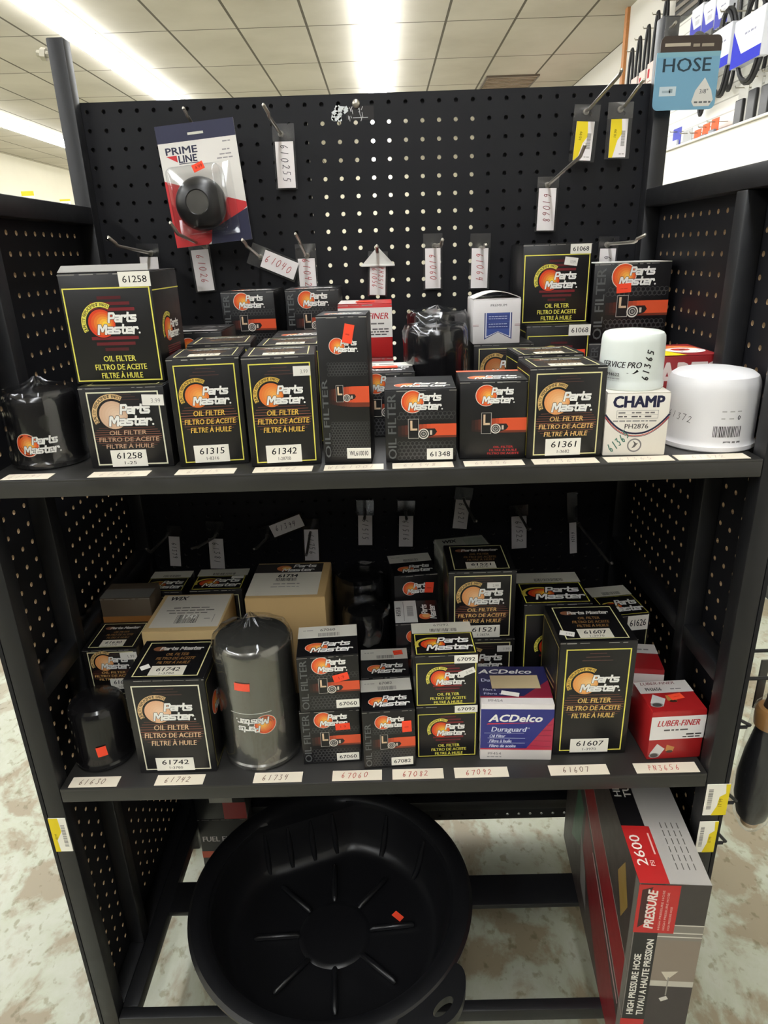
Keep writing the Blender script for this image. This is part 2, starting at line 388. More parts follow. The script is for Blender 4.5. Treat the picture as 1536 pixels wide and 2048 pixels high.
# its parts are written in eye-relative heights, so lift them by H
def part(mb,name,mat,**k):
    mb.v=[(a,b,c+H) for a,b,c in mb.v]; return mb.build(name,mat,unit,**k)
def tubebox(name,x0,x1,y0,y1,z0,z1,mat=None):
    m=MB(); m.bbox(x0,x1,y0,y1,z0,z1,.0022); return part(m,name,mat or M_STEEL,smooth=35)
XL0,XL1,XR0,XR1=-.475,-.4496,.4076,.433
YF,YB=.705,1.173
for a,b in ((XL0,XL1),(XR0,XR1)):
    tubebox('front_post',a,b,YF,.7304,FZ,.079)
    tubebox('middle_post',a,b,.83,.8554,-1.11,.0536)
    tubebox('rear_upright',a,b,1.1476,YB-.0005,FZ,.302)
    tubebox('top_rail',a,b,.7304,1.1476,.0536,.079)
    for y0,y1 in ((.7304,.83),(.8554,1.1476)): tubebox('middle_rail',a,b,y0,y1,-.526,-.5006)
    tubebox('bottom_rail',a,b,.7304,1.1476,-1.135,-1.11)
tubebox('front_rail',XL1,XR0,YF,.7235,-1.135,-1.11)
tubebox('rear_rail',XL1,XR0,1.15,YB-.0005,-1.15,-1.125)
tubebox('cross_bar',XL1,XR0,.889,.953,-1.122,-1.111)
for x0,x1 in ((XL1,XL1+.025),(XR0-.025,XR0)): tubebox('side_rail',x0,x1,.7235,1.15,-1.135,-1.11)

def pegboard(name,nu,nv,fn,extra,raw,r=.0033,n=12,th=.005):
    """fn(u,v,d): u,v in metres from the first hole, d into the board"""
    P=.0254; h=P/2; mb=MB(); V=[];F=[]
    ang=[2*math.pi*k/n for k in range(n)]
    sq=[]; W=[]
    for a in ang:
        c,s=math.cos(a),math.sin(a); k=h/max(abs(c),abs(s)); sq.append((c*k,s*k))
    # outer ring must include the four corners: use 12 points, corners at 45 deg replaced
    for i,a in enumerate(ang):
        d=math.degrees(a)%90
        if abs(d-30)<1 or abs(d-60)<1: pass
    for iu in range(nu):
        for iv in range(nv):
            u,v=iu*P,iv*P; b=len(V)
            for d in (0,th):
                for a in ang: V.append(fn(u+r*math.cos(a),v+r*math.sin(a),d))
                for (sx,sy) in sq: V.append(fn(u+sx,v+sy,d))
                for sx,sy in ((h,h),(-h,h),(-h,-h),(h,-h)): V.append(fn(u+sx,v+sy,d))
            o=2*n+4
            for k in range(n):
                k2=(k+1)%n
                F.append((b+k,b+k2,b+n+k2,b+n+k)); F.append((b+o+k2,b+o+k,b+o+n+k,b+o+n+k2))
                W.append((b+k2,b+k,b+o+k,b+o+k2))
            for q,(k,k2) in enumerate(((1,2),(4,5),(7,8),(10,11))):
                F.append((b+n+k,b+n+k2,b+2*n+q)); F.append((b+o+n+k2,b+o+n+k,b+o+2*n+q))
    mb.add(V,F+W); mb.m[-len(W):]=[1]*len(W)
    for e in extra: mb.box(*e)
    return part(mb,name,[M_PEG,raw])
# back: first hole column x=-.4421, top row z=.2113
h2=.0127
nb,mbv=35,56
x0=-.4421; z0=.2113
pegboard('back_panel',nb,mbv,lambda u,v,d:(x0+u,YB+d,z0-v),[
    (XL0,x0-h2,YB,YB+.005,z0-.0254*(mbv-1)-h2,.2235),(x0+.0254*(nb-1)+h2,XR1,YB,YB+.005,z0-.0254*(mbv-1)-h2,.2235),
    (x0-h2,x0+.0254*(nb-1)+h2,YB,YB+.005,z0+h2-.0003,.2235)],solid('painted_hole_edge',(60,58,55),.6))
yl=.7461; zl=.0378
def side(name,X,sgn,yy,zz,nu,nv):
    ya,yb=yy-h2,yy+.0254*(nu-1)+h2; za,zb=zz-.0254*(nv-1)-h2,zz+h2
    xa,xb=(X-.005,X) if sgn<0 else (X,X+.005)
    pegboard(name,nu,nv,lambda u,v,d:(X+sgn*d,yy+u,zz-v),[(xa,xb,YF,ya,za,.079),(xa,xb,yb,YB,za,.079),(xa,xb,ya,yb,zb,.079),(xa,xb,YF,YB,-1.13,za)],M_RAW)
side('side_panel',XL0,-1,.7461,.0378,16,45)
side('side_panel',XR1,1,.7465,.0362,16,45)
# boards added behind the back panel to darken the holes they cover
for a,b,c,d in ((-.1099,.1649,.198,.215),(-.47,-.11,-.24,.215),(.165,.43,-.24,.215),(-.47,.43,-.66,-.25),(-.47,.22,-1.2,-.67)):
    m=MB(); m.box(a,b,YB+.0065,YB+.0095,c,d); part(m,'hole_blocker',M_PEG)
# shelves: folded trays with a front lip
shelves=[]
for zt,th in ((-.2217,.0206),(-.652,.022)):
    m=MB(); m.bbox(XL1+.0004,XR0-.0004,YF,1.172,zt-.004,zt,.0012)
    m.bbox(XL1+.0004,XR0-.0004,YF,YF+.003,zt-th,zt-.002,.0012); m.bbox(XL1+.0004,XR0-.0004,1.168,1.172,zt-th,zt-.004,.001)
    shelves.append(part(m,'shelf',M_SHELF,smooth=35))
def shelf_label(sh,zt,x0,x1,y0,y1,txt,col,sk=0,rot=0):
    m=MB(); zt+=H
    w,h=x1-x0,y1-y0
    m.bbox(x0,x1,y0,y1,zt,zt+.0006,.0002,col=(226,216,196))
    f=flat(m,(x0,y0,zt+.0006),(1,0,0),(0,1,0),w,h)
    if txt: f.hand(txt,w*.46,h*.5,h*.5,col,t=.0008,adv=.78)
    o=m.build('shelf_label',M_PAPER,sh); o['label']='white shelf card handwritten '+txt if txt else 'white shelf card with faded writing'
    return o
faint=(196,180,166)
for (a,b,tx) in ((-.4286,-.376,'61191'),(-.3325,-.2667,'61258'),(-.2363,-.1706,'61315'),(-.1503,-.0848,'61342'),(-.0719,-.006,'WL61001'),(.0038,.0712,'61348'),(.0831,.149,'61356'),(.159,.2306,'61361'),(.239,.3125,'61365'),(.3169,.395,'61372')):
    shelf_label(shelves[0],-.2217,a,b,.7078,.7275,tx,faint)
for (a,b,tx,c) in ((-.4392,-.3743,'61630',(96,66,48)),(-.3244,-.2595,'61742',(96,66,48)),(-.1928,-.1277,'61734',(96,66,48)),(-.0875,-.0212,'67060',(170,60,50)),(-.0072,.061,'67082',(170,60,50)),(.0756,.1473,'67092',(170,60,50)),(.202,.2802,'61607',(96,66,48)),(.3157,.3988,'PN3656',(190,90,80))):
    shelf_label(shelves[1],-.652,a,b,.708,.7268,tx,c)
# bolt through the left upright, screw and torn sticker on the panel
m=MB(); m.tube([(-.4955,1.16,.286),(-.4745,1.16,.283)],.0045,8); m.tube([(-.4895,1.16,.285),(-.482,1.16,.284)],.0085,6); part(m,'bolt',solid('old_zinc',(206,200,182),.45,metal=.4))
m=MB(); m.lathe([(.0062,0),(.0062,.001),(.004,.003),(.001,.0036)],16)
m.v=[(-.0341+a,YB-c,.2107+b) for a,b,c in m.v]; part(m,'screw',M_WIRE,smooth=50)
m=MB(); f=flat(m,(-.0697,YB-.0002,.1881),(1,0,0),(0,0,1),.0635,.02)
f.rect(.02,.001,.062,.0195,(52,50,50),1); rr=random.Random(4)
for i in range(26):
    a=rr.uniform(0,.021); b=rr.uniform(.001,.018); f.rot(a,b+.001,rr.uniform(.003,.008),rr.uniform(.002,.006),rr.uniform(0,180),(218,222,222),2+i%3)
for i in range(14):
    a=rr.uniform(.022,.045); b=rr.uniform(.002,.017); f.rot(a,b,.0008,rr.uniform(.002,.007),rr.uniform(-30,30),(205,205,205),3)
f.rect(.03,.0035,.053,.0045,(190,190,190),3)
part(m,'torn_sticker',M_PAPER)
# yellow and white shelf price tickets stuck on the front posts
def post_ticket(x,z,w,h,lab,flip):
    t=thing('price_ticket',lab,'price tag',(x,YF-.001,z))
    m=MB(); m.bbox(-w/2,w/2,-.0006,.0006,0,h,.0005,col=(238,234,220))
    f=flat(m,(-w/2,-.0006,0),(1,0,0),(0,0,1),w,h); Y=(228,204,40)
    if not flip:
        f.poly([(0,0),(w*.3,0),(w*.25,h*.35),(w*.6,h*.6),(w*.55,h),(0,h)],Y,1); f.barcode(w*.62,h*.15,w*.85,h*.8,(130,126,120),2,vert=True,seed=int(z*1000)); f.text('18.99',w*.3,h*.45,w*.14,(120,100,20),3,rot=90)
    else:
        f.poly([(w,0),(w*.35,0),(w*.55,h*.3),(w*.6,h*.6),(w*.85,h*.7),(w*.8,h),(w,h)],Y,1); f.barcode(w*.1,h*.2,w*.3,h*.85,(120,116,110),2,vert=True,seed=int(z*1000)); f.text('17.99',w*.75,h*.4,w*.15,(110,92,16),3,rot=90)
    m.build('ticket',M_PAPER,t)
post_ticket(-.4625,-.7586,.0235,.059,'yellow and white price ticket stuck on the left front post below the lower shelf',False)
post_ticket(.4245,-.7217,.031,.0526,'yellow and white price ticket on the right front post, upper of two',True)
post_ticket(.4205,-.788,.0255,.055,'yellow and white price ticket on the right front post, lower of two',True)

# ------------------------------------------------------------------ carton artwork
def logo(f,u,v,S,L=3,sun=((232,84,38),(255,196,84)),arc=None,glow=None,txt=WHITE,two=True):
    """setting sun with the two-line italic name; S is the logo's width"""
    r=S*.27
    c0,c1=sun
    f.disk(u+r,v+S*.25,r*1.06,(240,224,206) if not arc else INK,L)
    for i in range(6):
        k=i/5; f.disk(u+r+r*.25*k,v+S*.25-r*.05*k,r*(1-.8*k),mix(c0,c1,k),L+1+.3*i)
    if arc:
        R0,R1=r*1.16,r*1.5
        f.ring(u+r,v+S*.25,R0,R1,arc,L,58,205,24)
        st='QUALITY REPLACEMENT PARTS'; n=len(st)
        for i,ch in enumerate(st):
            if ch==' ': continue
            a=200-(200-62)*i/(n-1); ar=math.radians(a); R=r*1.22
            f.text(ch,u+r+R*math.cos(ar),v+S*.25+R*math.sin(ar),r*.22,INK,L+1,rot=a-90,bold=.01)
    for st,x,y,w in (('Parts',.40,.27,.56),('Master',.16,.045,.80)):
        f.block(st,u+S*x,v+S*y,S*.185,(14,12,14),L+3,fit=S*w,shear=.2,th=.32)
        f.block(st,u+S*x,v+S*y,S*.185,txt,L+4,fit=S*w,shear=.2,th=.225)
    f.disk(u+S*1.0,v+S*.06,S*.02,txt,L+4,n=10)

THREE=('OIL FILTER','FILTRO DE ACEITE','FILTRE À HUILE')
def lines3(f,u,v,h,gap,W,col,shear=.15,stripe=None):
    if stripe:
        for i in range(9):
            k=abs(i-4)/4.5; w=W*(1.12-.25*k*k); y=v+h*1.6-i*gap*.32
            f.rect(u-w/2,y,u+w/2,y+h*.1,mix(stripe,(30,20,20),.1+.35*k),2)
    for i,s_ in enumerate(THREE):
        f.text(s_,u,v-i*gap,h,col,5,fit=W*(.62,1,.8)[i],shear=shear,bold=.03)

def art_globe(f,k=1):
    w,h=f.w,f.h; t=w*.014
    top=h-.13*h*k
    f.frame(w*.025,h*.02,w*.975,top,t,YEL,1)
    cu,cv,R=w*.52,top*.63,min(w*.30,top*.33)
    for i in range(10):
        y=cv-R+2*R*(i+.5)/10
        if abs(y-cv)<R*.42: continue
        hw=math.sqrt(max(R*R-(y-cv)**2,0)); kk=abs(y-cv)/R
        f.rect(cu-hw,y-R*.055,cu+hw,y+R*.055,mix((172,38,48),(60,14,20),kk*.9),2)
    S=w*.55; logo(f,w*.25,cv-S*.24,S,3,arc=YEL,sun=((226,66,30),(255,214,64)))
    lines3(f,w*.53,h*.205,min(w*.06,h*.052),min(w*.1,h*.079),w*.58,YEL,0)
def art_stripe(f,border=CREAM,sun=((236,160,96),(250,204,150)),tcol=(232,190,116)):
    w,h=f.w,f.h; t=w*.016
    f.frame(w*.085,h*.035,w*.93,h*.94,t,border,1)
    S=w*.62; v0=h*.56 if h>w*1.25 else h*.50
    for i in range(3):
        ww=w*(.22+.09*i); y=h*.90-i*h*.03; f.rect(w*.5-ww/2,y,w*.5+ww/2,y+h*.006,(84,52,46),2)
    logo(f,w*.20,v0,S,3,sun=sun,arc=mix(border,(220,150,70),.5))
    lh=min(w*.075,h*.052); lines3(f,w*.5,v0-h*.085,lh,lh*1.62,w*.72,tcol,.12,stripe=(176,104,80))
def art_new(f,fields=True,red3=False,side=True):
    w,h=f.w,f.h
    tall=h>1.6*w
    hexs=w*.032
    cells=[]
    rows=[(.62,.70),(.06,.30)] if not red3 else []
    for a,b in rows:
        y=h*a
        j=0
        while y<h*b:
            for i in range(int(w*.80/(hexs*1.9))):
                x=w*.2+i*hexs*1.9+(j%2)*hexs*.95
                if x>w*.97: continue
                f.ring(x,y,hexs*.86,hexs*1.02,mix((92,92,92),(48,48,48),abs(x/w-.5)*1.2),1,30,390,6)
            y+=hexs*1.65; j+=1
    b0,b1=(.36,.54) if not tall else (.42,.55)
    n=16
    for i in range(n):
        k=i/(n-1); u0=w*(.18+.82*i/n); u1=w*(.18+.82*(i+1)/n)
        c=mix((40,20,18),(222,84,44),min(1,k*1.8))
        e=.02*math.sin(min(1,k*1.5)*math.pi/2)
        f.rect(u0,h*(b0+.03-e),u1,h*(b1-.03+e),c,1.6)
        f.rect(u0,h*(b0-e-.0),u1,h*(b0+.03-e),mix(c,(30,18,16),.55),1.5)
    # pictured filter cans
    cx,cy=w*.40,h*(b0+b1)/2; cw=w*.075; ch=min(w*.2,h*.16)
    f.rect(cx-cw,cy-ch*.75,cx+cw,cy+ch*.95,(18,17,18),3); f.frame(cx-cw,cy-ch*.75,cx+cw,cy+ch*.95,w*.006,(196,190,180),3.4)
    f.rect(cx-cw*.6,cy,cx-cw*.2,cy+ch*.8,(226,196,160),4); f.rect(cx-cw*.6,cy-ch*.05,cx+cw*.7,cy+ch*.12,(226,196,160),4)
    lx,ly=cx+w*.14,cy-ch*.35; r=w*.075
    f.poly([(lx,ly-r*.9),(lx+w*.16,ly-r*.2),(lx+w*.19,ly+r*.4),(lx+w*.16,ly+r*1.0),(lx,ly+r)],(30,28,28),3.6)
    f.rect(lx+w*.09,ly-r*.2,lx+w*.12,ly+r*.65,(214,196,176),4)
    f.disk(lx,ly,r,(226,220,208),4.2); f.disk(lx,ly,r*.8,(40,38,38),4.4); f.ring(lx,ly,r*.45,r*.6,(200,194,184),4.6,n=20); f.disk(lx,ly,r*.25,(150,146,140),4.6,n=12)
    if side:
        f.text('OIL FILTER',w*.155,h*.04,w*.115,(88,90,90),2,fit=min(h*.9,w*1.0) if not tall else h*.55,al='l',rot=90,bold=.04)
    S=w*.56; logo(f,w*.24,h*(.70 if not tall else .76),S,5)
    if red3:
        for i,s_ in enumerate(('OIL FILTER','FILTRE À HUILE','FILTRO DE ACEITE')): f.text(s_,w*.66,h*.14-i*h*.042,h*.026,(208,44,48),3,fit=w*(.3,.42,.48)[i],bold=.02)

def top_stripe(f,num=None,sub=None):
    w,d=f.w,f.h
    f.frame(w*.09,d*.07,w*.91,d*.93,w*.014,CREAM,1)
    f.disk(w*.26,d*.76,w*.09,(130,84,58),2,asp=.6); 
    f.block('Parts Master',w*.54,d*.72,d*.085,(206,202,194),4,fit=w*.56,al='c',shear=.2)
    for i,s_ in enumerate(THREE): f.text(s_,w*.52,d*(.58-.105*i),d*.065,(150,110,64),3,fit=w*(.3,.5,.42)[i],shear=.15,bold=.02)
    if num:
        f.rect(w*.28,d*.09,w*.72,d*.32,(218,212,196),4); f.text(num,w*.5,d*.19,d*.085,INK,5,fit=w*.30,bold=.03,shear=.1)
        if sub: f.text(sub,w*.5,d*.115,d*.045,(70,66,60),5,fit=w*.2)
def top_new(f,lab=True,num=None,dark=(30,29,30)):
    w,d=f.w,f.h
    if lab:
        f.rect(0,d*.60,w,d*1.0,(214,210,198),1); f.barcode(w*.34,d*.64,w*.70,d*.76,(110,106,100),2,seed=int(w*1e5))
        if num: f.text(num,w*.5,d*.82,d*.085,(90,86,80),2,fit=w*.26,bold=.03)
        f.smalltext(w*.08,d*.85,w*.2,d*.03,(150,146,140),2)
    S=w*.72; 
    r=S*.25
    f.disk(w*.14+r,d*.28,r*1.05,(232,214,196),2,asp=.72)
    for i in range(5):
        k=i/4; f.disk(w*.14+r+r*.2*k,d*.28,r*(1-.75*k),mix((228,90,44),(250,190,96),k),2.5+.3*i,asp=.72)
    for st,x,y,ww in (('Parts',.40,.30,.46),('Master',.22,.12,.68)):
        f.block(st,w*x,d*y,d*.15,(14,12,14),5,fit=w*ww,shear=.25,th=.36); f.block(st,w*x,d*y,d*.15,WHITE,6,fit=w*ww,shear=.25)
def top_globe(f,num=None):
    w,d=f.w,f.h
    f.rect(0,d*.66,w,d,(212,208,194),1); f.barcode(w*.3,d*.7,w*.75,d*.80,(90,86,80),2,seed=int(w*1e5)); 
    if num: f.text(num,w*.5,d*.88,d*.07,(90,86,80),2,fit=w*.26)
    f.frame(w*.03,d*.03,w*.97,d*.64,w*.014,YEL,2)
    S=w*.78; r=S*.25
    f.ring(w*.10+r,d*.32,r*1.1,r*1.4,mix(YEL,(150,120,40),.4),3,60,205,20,asp=.72)
    for i in range(5):
        k=i/4; f.disk(w*.12+r+r*.3*k,d*.32,r*(1-.75*k),mix((206,62,30),(240,196,60),k),3.3+.3*i,asp=.72)
    for st,x,y,ww in (('Parts',.38,.34,.5),('Master',.2,.13,.72)):
        f.block(st,w*x,d*y,d*.165,(14,12,14),6,fit=w*ww,shear=.25,th=.36); f.block(st,w*x,d*y,d*.165,WHITE,7,fit=w*ww,shear=.25)

def plate(parent,name,face,w,d,h,u,v,pw,ph,deg,paint,mat,base,lift=.0005):
    """a sticker laid on one face of a carton (F front, T top, L left)"""
    m=MB(); c,s=math.cos(math.radians(deg)),math.sin(math.radians(deg))
    fr={'F':((-w/2,-d/2,0),(1,0,0),(0,0,1)),'T':((-w/2,-d/2,h),(1,0,0),(0,1,0)),'L':((-w/2,d/2,0),(0,-1,0),(0,0,1)),'R':((w/2,-d/2,0),(0,1,0),(0,0,1))}[face]
    O,U,V=[Vector(q) for q in fr]; N=U.cross(V); U2=U*c+V*s; V2=-U*s+V*c; C=O+U*u+V*v-U2*pw/2-V2*ph/2+N*lift
    m.add([C,C+U2*pw,C+U2*pw+V2*ph,C+V2*ph,C+N*.0003,C+U2*pw+N*.0003,C+U2*pw+V2*ph+N*.0003,C+V2*ph+N*.0003],[(0,3,2,1),(4,5,6,7),(0,1,5,4),(1,2,6,5),(2,3,7,6),(3,0,4,7)],base)
    f=flat(m,C+N*.0003,U2,V2,pw,ph)
    if paint: paint(f)
    return m.build(name,mat,parent)
def number_paint(num,sub=None,italic=0):
    def p(f):
        if sub: f.text(num,f.w/2,f.h*.48,f.h*.36,INK,1,fit=f.w*.72,bold=.015,shear=italic); f.text(sub,f.w/2,f.h*.14,f.h*.18,(60,56,52),1,fit=f.w*.38)
        else: f.text(num,f.w/2,f.h*.28,f.h*.44,INK,1,fit=f.w*.78,bold=.015)
    return p
def fluo(st=''):
    def p(f):
        if st: f.text(st,f.w/2,f.h*.3,f.h*.38,(190,46,30),1,fit=f.w*.45)
        else: f.smalltext(f.w*.25,f.h*.42,f.w*.5,f.h*.1,(214,60,38),1)
    return p
def pricewhite(st):
    return lambda f:(f.text(st,f.w*.62,f.h*.25,f.h*.4,(150,146,140),1,fit=f.w*.45))

def wear_and_glare(f,seed,col=(120,116,110),edge='t'):
    """rubbed board along a folded edge, with edge glare painted into its pale tone"""
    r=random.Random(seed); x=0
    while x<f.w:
        a=r.uniform(.003,.02); t=r.uniform(.0005,.0013)  # rubbed strips, widened and paled to paint in glare on the edge
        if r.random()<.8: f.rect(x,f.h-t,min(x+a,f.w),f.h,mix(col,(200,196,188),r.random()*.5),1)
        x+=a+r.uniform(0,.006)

N_BOX=[0]
def carton(label,x,y,z,a,w,d,h,front=None,top=None,left=None,right=None,col=BLACK,mat=None,num=None,stick=(),group=None,name='oil_filter_box',cat='box',topcol=None,edge=True,corner=True):
    """x,y: front left bottom corner; a: yaw in degrees"""
    ar=math.radians(a); c,s=math.cos(ar),math.sin(ar)
    cx=x+c*w/2-s*d/2; cy=y+s*w/2+c*d/2
    t=thing(name,label,cat,(cx,cy,z+.0003),a,group); N_BOX[0]+=1
    m=MB(); b=.0013
    m.bbox(-w/2,w/2,-d/2,d/2,0,h-.0003,b,col)
    ins=b
    if front:
        f=flat(m,(-w/2,-d/2,0),(1,0,0),(0,0,1),w,h); front(f)
    if edge: wear_and_glare(flat(m,(-w/2,-d/2,0),(1,0,0),(0,0,1),w,h-b),N_BOX[0])
    if left: left(flat(m,(-w/2,d/2,0),(0,-1,0),(0,0,1),d,h))
    if right: right(flat(m,(w/2,-d/2,0),(0,1,0),(0,0,1),d,h))
    m.build('carton',mat or M_CARD,t,smooth=25)
    # the closed lid: a flap sitting in the top with a seam round it
    m=MB(); m.bbox(-w/2+.0006,w/2-.0006,-d/2+.0004,d/2-.0006,h-.0002,h+.0006,.0003,topcol or col)
    if top: top(flat(m,(-w/2,-d/2,h+.0006),(1,0,0),(0,1,0),w,d))
    if edge: wear_and_glare(flat(m,(-w/2,d/2,h+.0006),(1,0,0),(0,-1,0),w,d-.0008),N_BOX[0]+500)
    m.build('top_flap',mat or M_CARD,t)
    if num:
        st,sub,u,v,pw,ph=num[:6]
        plate(t,'number_label','F',w,d,h,u*w,v*h,pw*w,ph*h,0,number_paint(st,sub,.12 if sub else 0),M_PAPER,(238,234,222))
    for sk in stick:
        fc,u,v,pw,ph,deg,kind=sk[:7]; st=sk[7] if len(sk)>7 else ''
        W_,H_=(w,h) if fc=='F' else ((w,d) if fc=='T' else (d,h))
        if kind=='o': plate(t,'price_sticker',fc,w,d,h+(.0006 if fc=='T' else 0),u*W_,v*H_,pw,ph,deg,fluo(st),M_STICK,FLUO,.0009)
        elif kind=='w': plate(t,'price_sticker',fc,w,d,h+(.0006 if fc=='T' else 0),u*W_,v*H_,pw,ph,deg,pricewhite(st),M_PAPER,(232,228,220),.0009)
        elif kind=='tape': plate(t,'tape_patch',fc,w,d,h+(.0006 if fc=='T' else 0),u*W_,v*H_,pw,ph,deg,None,M_KRAFT,(196,176,138),.0008)
    return t
Z1,Z2=-.2217,-.652
bord=lambda f:(f.frame(f.w*.05,f.h*.03,f.w*.95,f.h*.92,f.w*.014,YEL,1))
def globe_side(f):
    f.rect(0,f.h*.83,f.w,f.h*.84,YEL,1)
    R=f.w*.3
    for i in range(6): f.rect(f.w*.3,f.h*(.2+.02*i),f.w*.8,f.h*(.21+.02*i),(120,28,34),2)
    logo(f,f.w*.26,f.h*.36,f.w*.55,3,arc=YEL)
S_NUM=lambda n,s:(n,s,.475,.115,.50,.165)

# ------------------------------------------------------------------ upper shelf
t=carton('black oil filter box with cream border numbered 61258, under the larger open box',-.3402,.7426,Z1,-.1,.0947,.085,.0928,lambda f:art_stripe(f,(226,224,196),((214,176,146),(232,204,176)),(196,160,130)),lambda f:top_stripe(f),num=('61258','1-25',.47,.12,.43,.21),stick=[('F',.86,.83,.024,.012,-2,'w','3.99')])
t=carton('large black oil filter box numbered 61258 with red globe stripes, stacked at far left',-.3478,.7615,-.128,-2,.1005,.086,.117,lambda f:art_globe(f),lambda f:top_new(f,False),right=globe_side,num=('61258',None,.83,.935,.34,.13))
m=MB(); m.add([(-.049,-.043,.1182),(.049,-.043,.1182),(.047,-.036,.1245),(-.047,-.036,.1245),(-.049,-.043,.1177),(.049,-.043,.1177),(.047,-.0355,.124),(-.047,-.0355,.124)],[(0,1,2,3),(7,6,5,4),(0,4,5,1),(1,5,6,2),(2,6,7,3),(3,7,4,0)],(150,148,144)); m.build('tuck_flap',M_CARD,t)
carton('black oil filter box with yellow border numbered 61315, right of the two stacked boxes',-.2377,.7384,Z1,5.4,.078,.0785,.1212,lambda f:art_stripe(f,YEL,((232,120,50),(250,180,90)),(232,190,80)),lambda f:top_stripe(f,'61315'),left=bord,num=S_NUM('61315','1-8316'))
carton('black oil filter box hidden behind the box numbered 61315, only its lid showing',-.2406,.835,Z1,4.6,.0765,.0785,.1237,lambda f:art_stripe(f,YEL),lambda f:top_stripe(f),num=('61315',None,.66,.9,.4,.08))
carton('dark oil filter box at the back left, its lid seen behind the boxes numbered 61315',-.298,.94,Z1,0,.077,.09,.129,lambda f:art_new(f),lambda f:(f.smalltext(f.w*.3,f.h*.6,f.w*.6,f.h*.07,(150,148,146),2),f.smalltext(f.w*.3,f.h*.4,f.w*.5,f.h*.07,(120,118,116),2),f.rect(0,f.h*.03,f.w*.9,f.h*.16,(190,188,184),2)))
carton('black oil filter box with yellow border numbered 61342, left of the tall narrow box',-.1545,.7295,Z1,4.2,.0785,.0785,.1216,lambda f:art_stripe(f,YEL,((232,120,50),(250,180,90)),(232,190,80)),lambda f:top_stripe(f,'61342'),left=bord,num=S_NUM('61342','1-2870B'),stick=[('F',.81,.865,.0185,.0105,0,'w','3.99')])
for i,lab in enumerate(('second black box in the file of three behind the box numbered 61342','last black box in the file of three behind the box numbered 61342')):
    carton(lab,-.153+.006*i,.8145+.0835*i,Z1,2.5,.0785,.0785,.1222+.0003*i,lambda f:art_stripe(f,YEL),(lambda f:top_stripe(f,'61342')) if i==0 else (lambda f:top_new(f,False)))
carton('tall narrow black oil filter box numbered WL610010 with orange price sticker',-.0727,.7342,Z1,-3.5,.0536,.0536,.1612,lambda f:art_new(f),lambda f:top_new(f,False),num=('WL610010',None,.74,.075,.5,.075),stick=[('F',.63,.885,.0105,.0195,-12,'o')])
carton('small dark box standing behind the box numbered 61348, silver lid with orange sticker',-.045,.845,Z1,1,.0805,.079,.0815,lambda f:art_new(f),lambda f:(f.rect(0,f.h*.62,f.w,f.h,(228,226,216),1),f.smalltext(f.w*.2,f.h*.76,f.w*.5,f.h*.1,(120,118,112),2),f.block('Parts',f.w*.56,f.h*.42,f.h*.13,(245,244,240),3,fit=f.w*.36,shear=.2), f.block('Master',f.w*.3,f.h*.2,f.h*.13,(245,244,240),3,fit=f.w*.55,shear=.2)),stick=[('T',.55,.48,.032,.016,1,'o')])
carton('dark oil filter box with honeycomb print and grey lettering numbered 61348',-.0031,.7323,Z1,-1.9,.0787,.078,.0819,lambda f:art_new(f),lambda f:top_new(f,False),num=('61348',None,.77,.11,.37,.155))
carton('dark oil filter box with red three-line print beside the box numbered 61348',.0798,.7368,Z1,-1.8,.0741,.0655,.0878,lambda f:art_new(f,red3=True,side=False),lambda f:(top_new(f,False),f.rect(0,f.h*.86,f.w,f.h,(236,110,80),4)))
carton('black oil filter box with cream border numbered 61361, front of the top shelf',.1545,.7306,Z1,1.3,.084,.0676,.1008,lambda f:art_stripe(f,CREAM),lambda f:top_stripe(f,'61361'),left=bord,num=('61361','1-3682',.48,.125,.47,.19))
carton('black oil filter box directly behind the box numbered 61361',.156,.806,Z1,3,.079,.066,.1033,lambda f:art_stripe(f,CREAM),lambda f:top_stripe(f,'61361'),left=bord)
def champ(f):
    w,h=f.w,f.h; NAV=(22,24,60)
    f.text('CHAMP',w*.5,h*.78,h*.17,NAV,2,fit=w*.80,bold=.09)
    f.frame(w*.17,h*.60,w*.83,h*.73,w*.006,(150,146,140),2); f.rect(w*.17,h*.66,w*.83,h*.664,(150,146,140),2)
    for i in range(3):
        f.smalltext(w*(.2+.21*i),h*.68,w*.15,h*.03,(120,116,112),2,seed=i); f.smalltext(w*(.2+.21*i),h*.62,w*.15,h*.03,(90,86,84),2,seed=i+5)
    f.smalltext(w*.12,h*.55,w*.72,h*.03,(150,146,142),2,seed=9)
    f.text('PH2876',w*.5,h*.44,h*.075,INK,2,fit=w*.38,bold=.015)
    for cc,o,tt in ((NAV,0,.028),((196,60,54),-.035,.012),(NAV,-.052,.008)):
        p=[(w*(i/20),h*(.36+o+.30*abs(2*i/20-1)**2.2)) for i in range(21)]; f.line(p,h*tt,cc,1.5)
    f.ring(w*.5,h*.17,w*.092,w*.115,(130,126,124),2,n=30); f.poly([(w*.46,h*.12),(w*.5,h*.19),(w*.47,h*.25),(w*.53,h*.2),(w*.56,h*.21),(w*.51,h*.14)],(90,86,84),3)
    f.hand('61365',w*.24,h*.235,h*.13,(70,120,104),46,t=.0011,adv=.62)
carton('white filter box with navy heading and number PH2876 at the right of the shelf',.2405,.7335,Z1,-4.1,.0681,.0681,.0706,champ,None,col=(232,226,214),name='filter_box',edge=False)
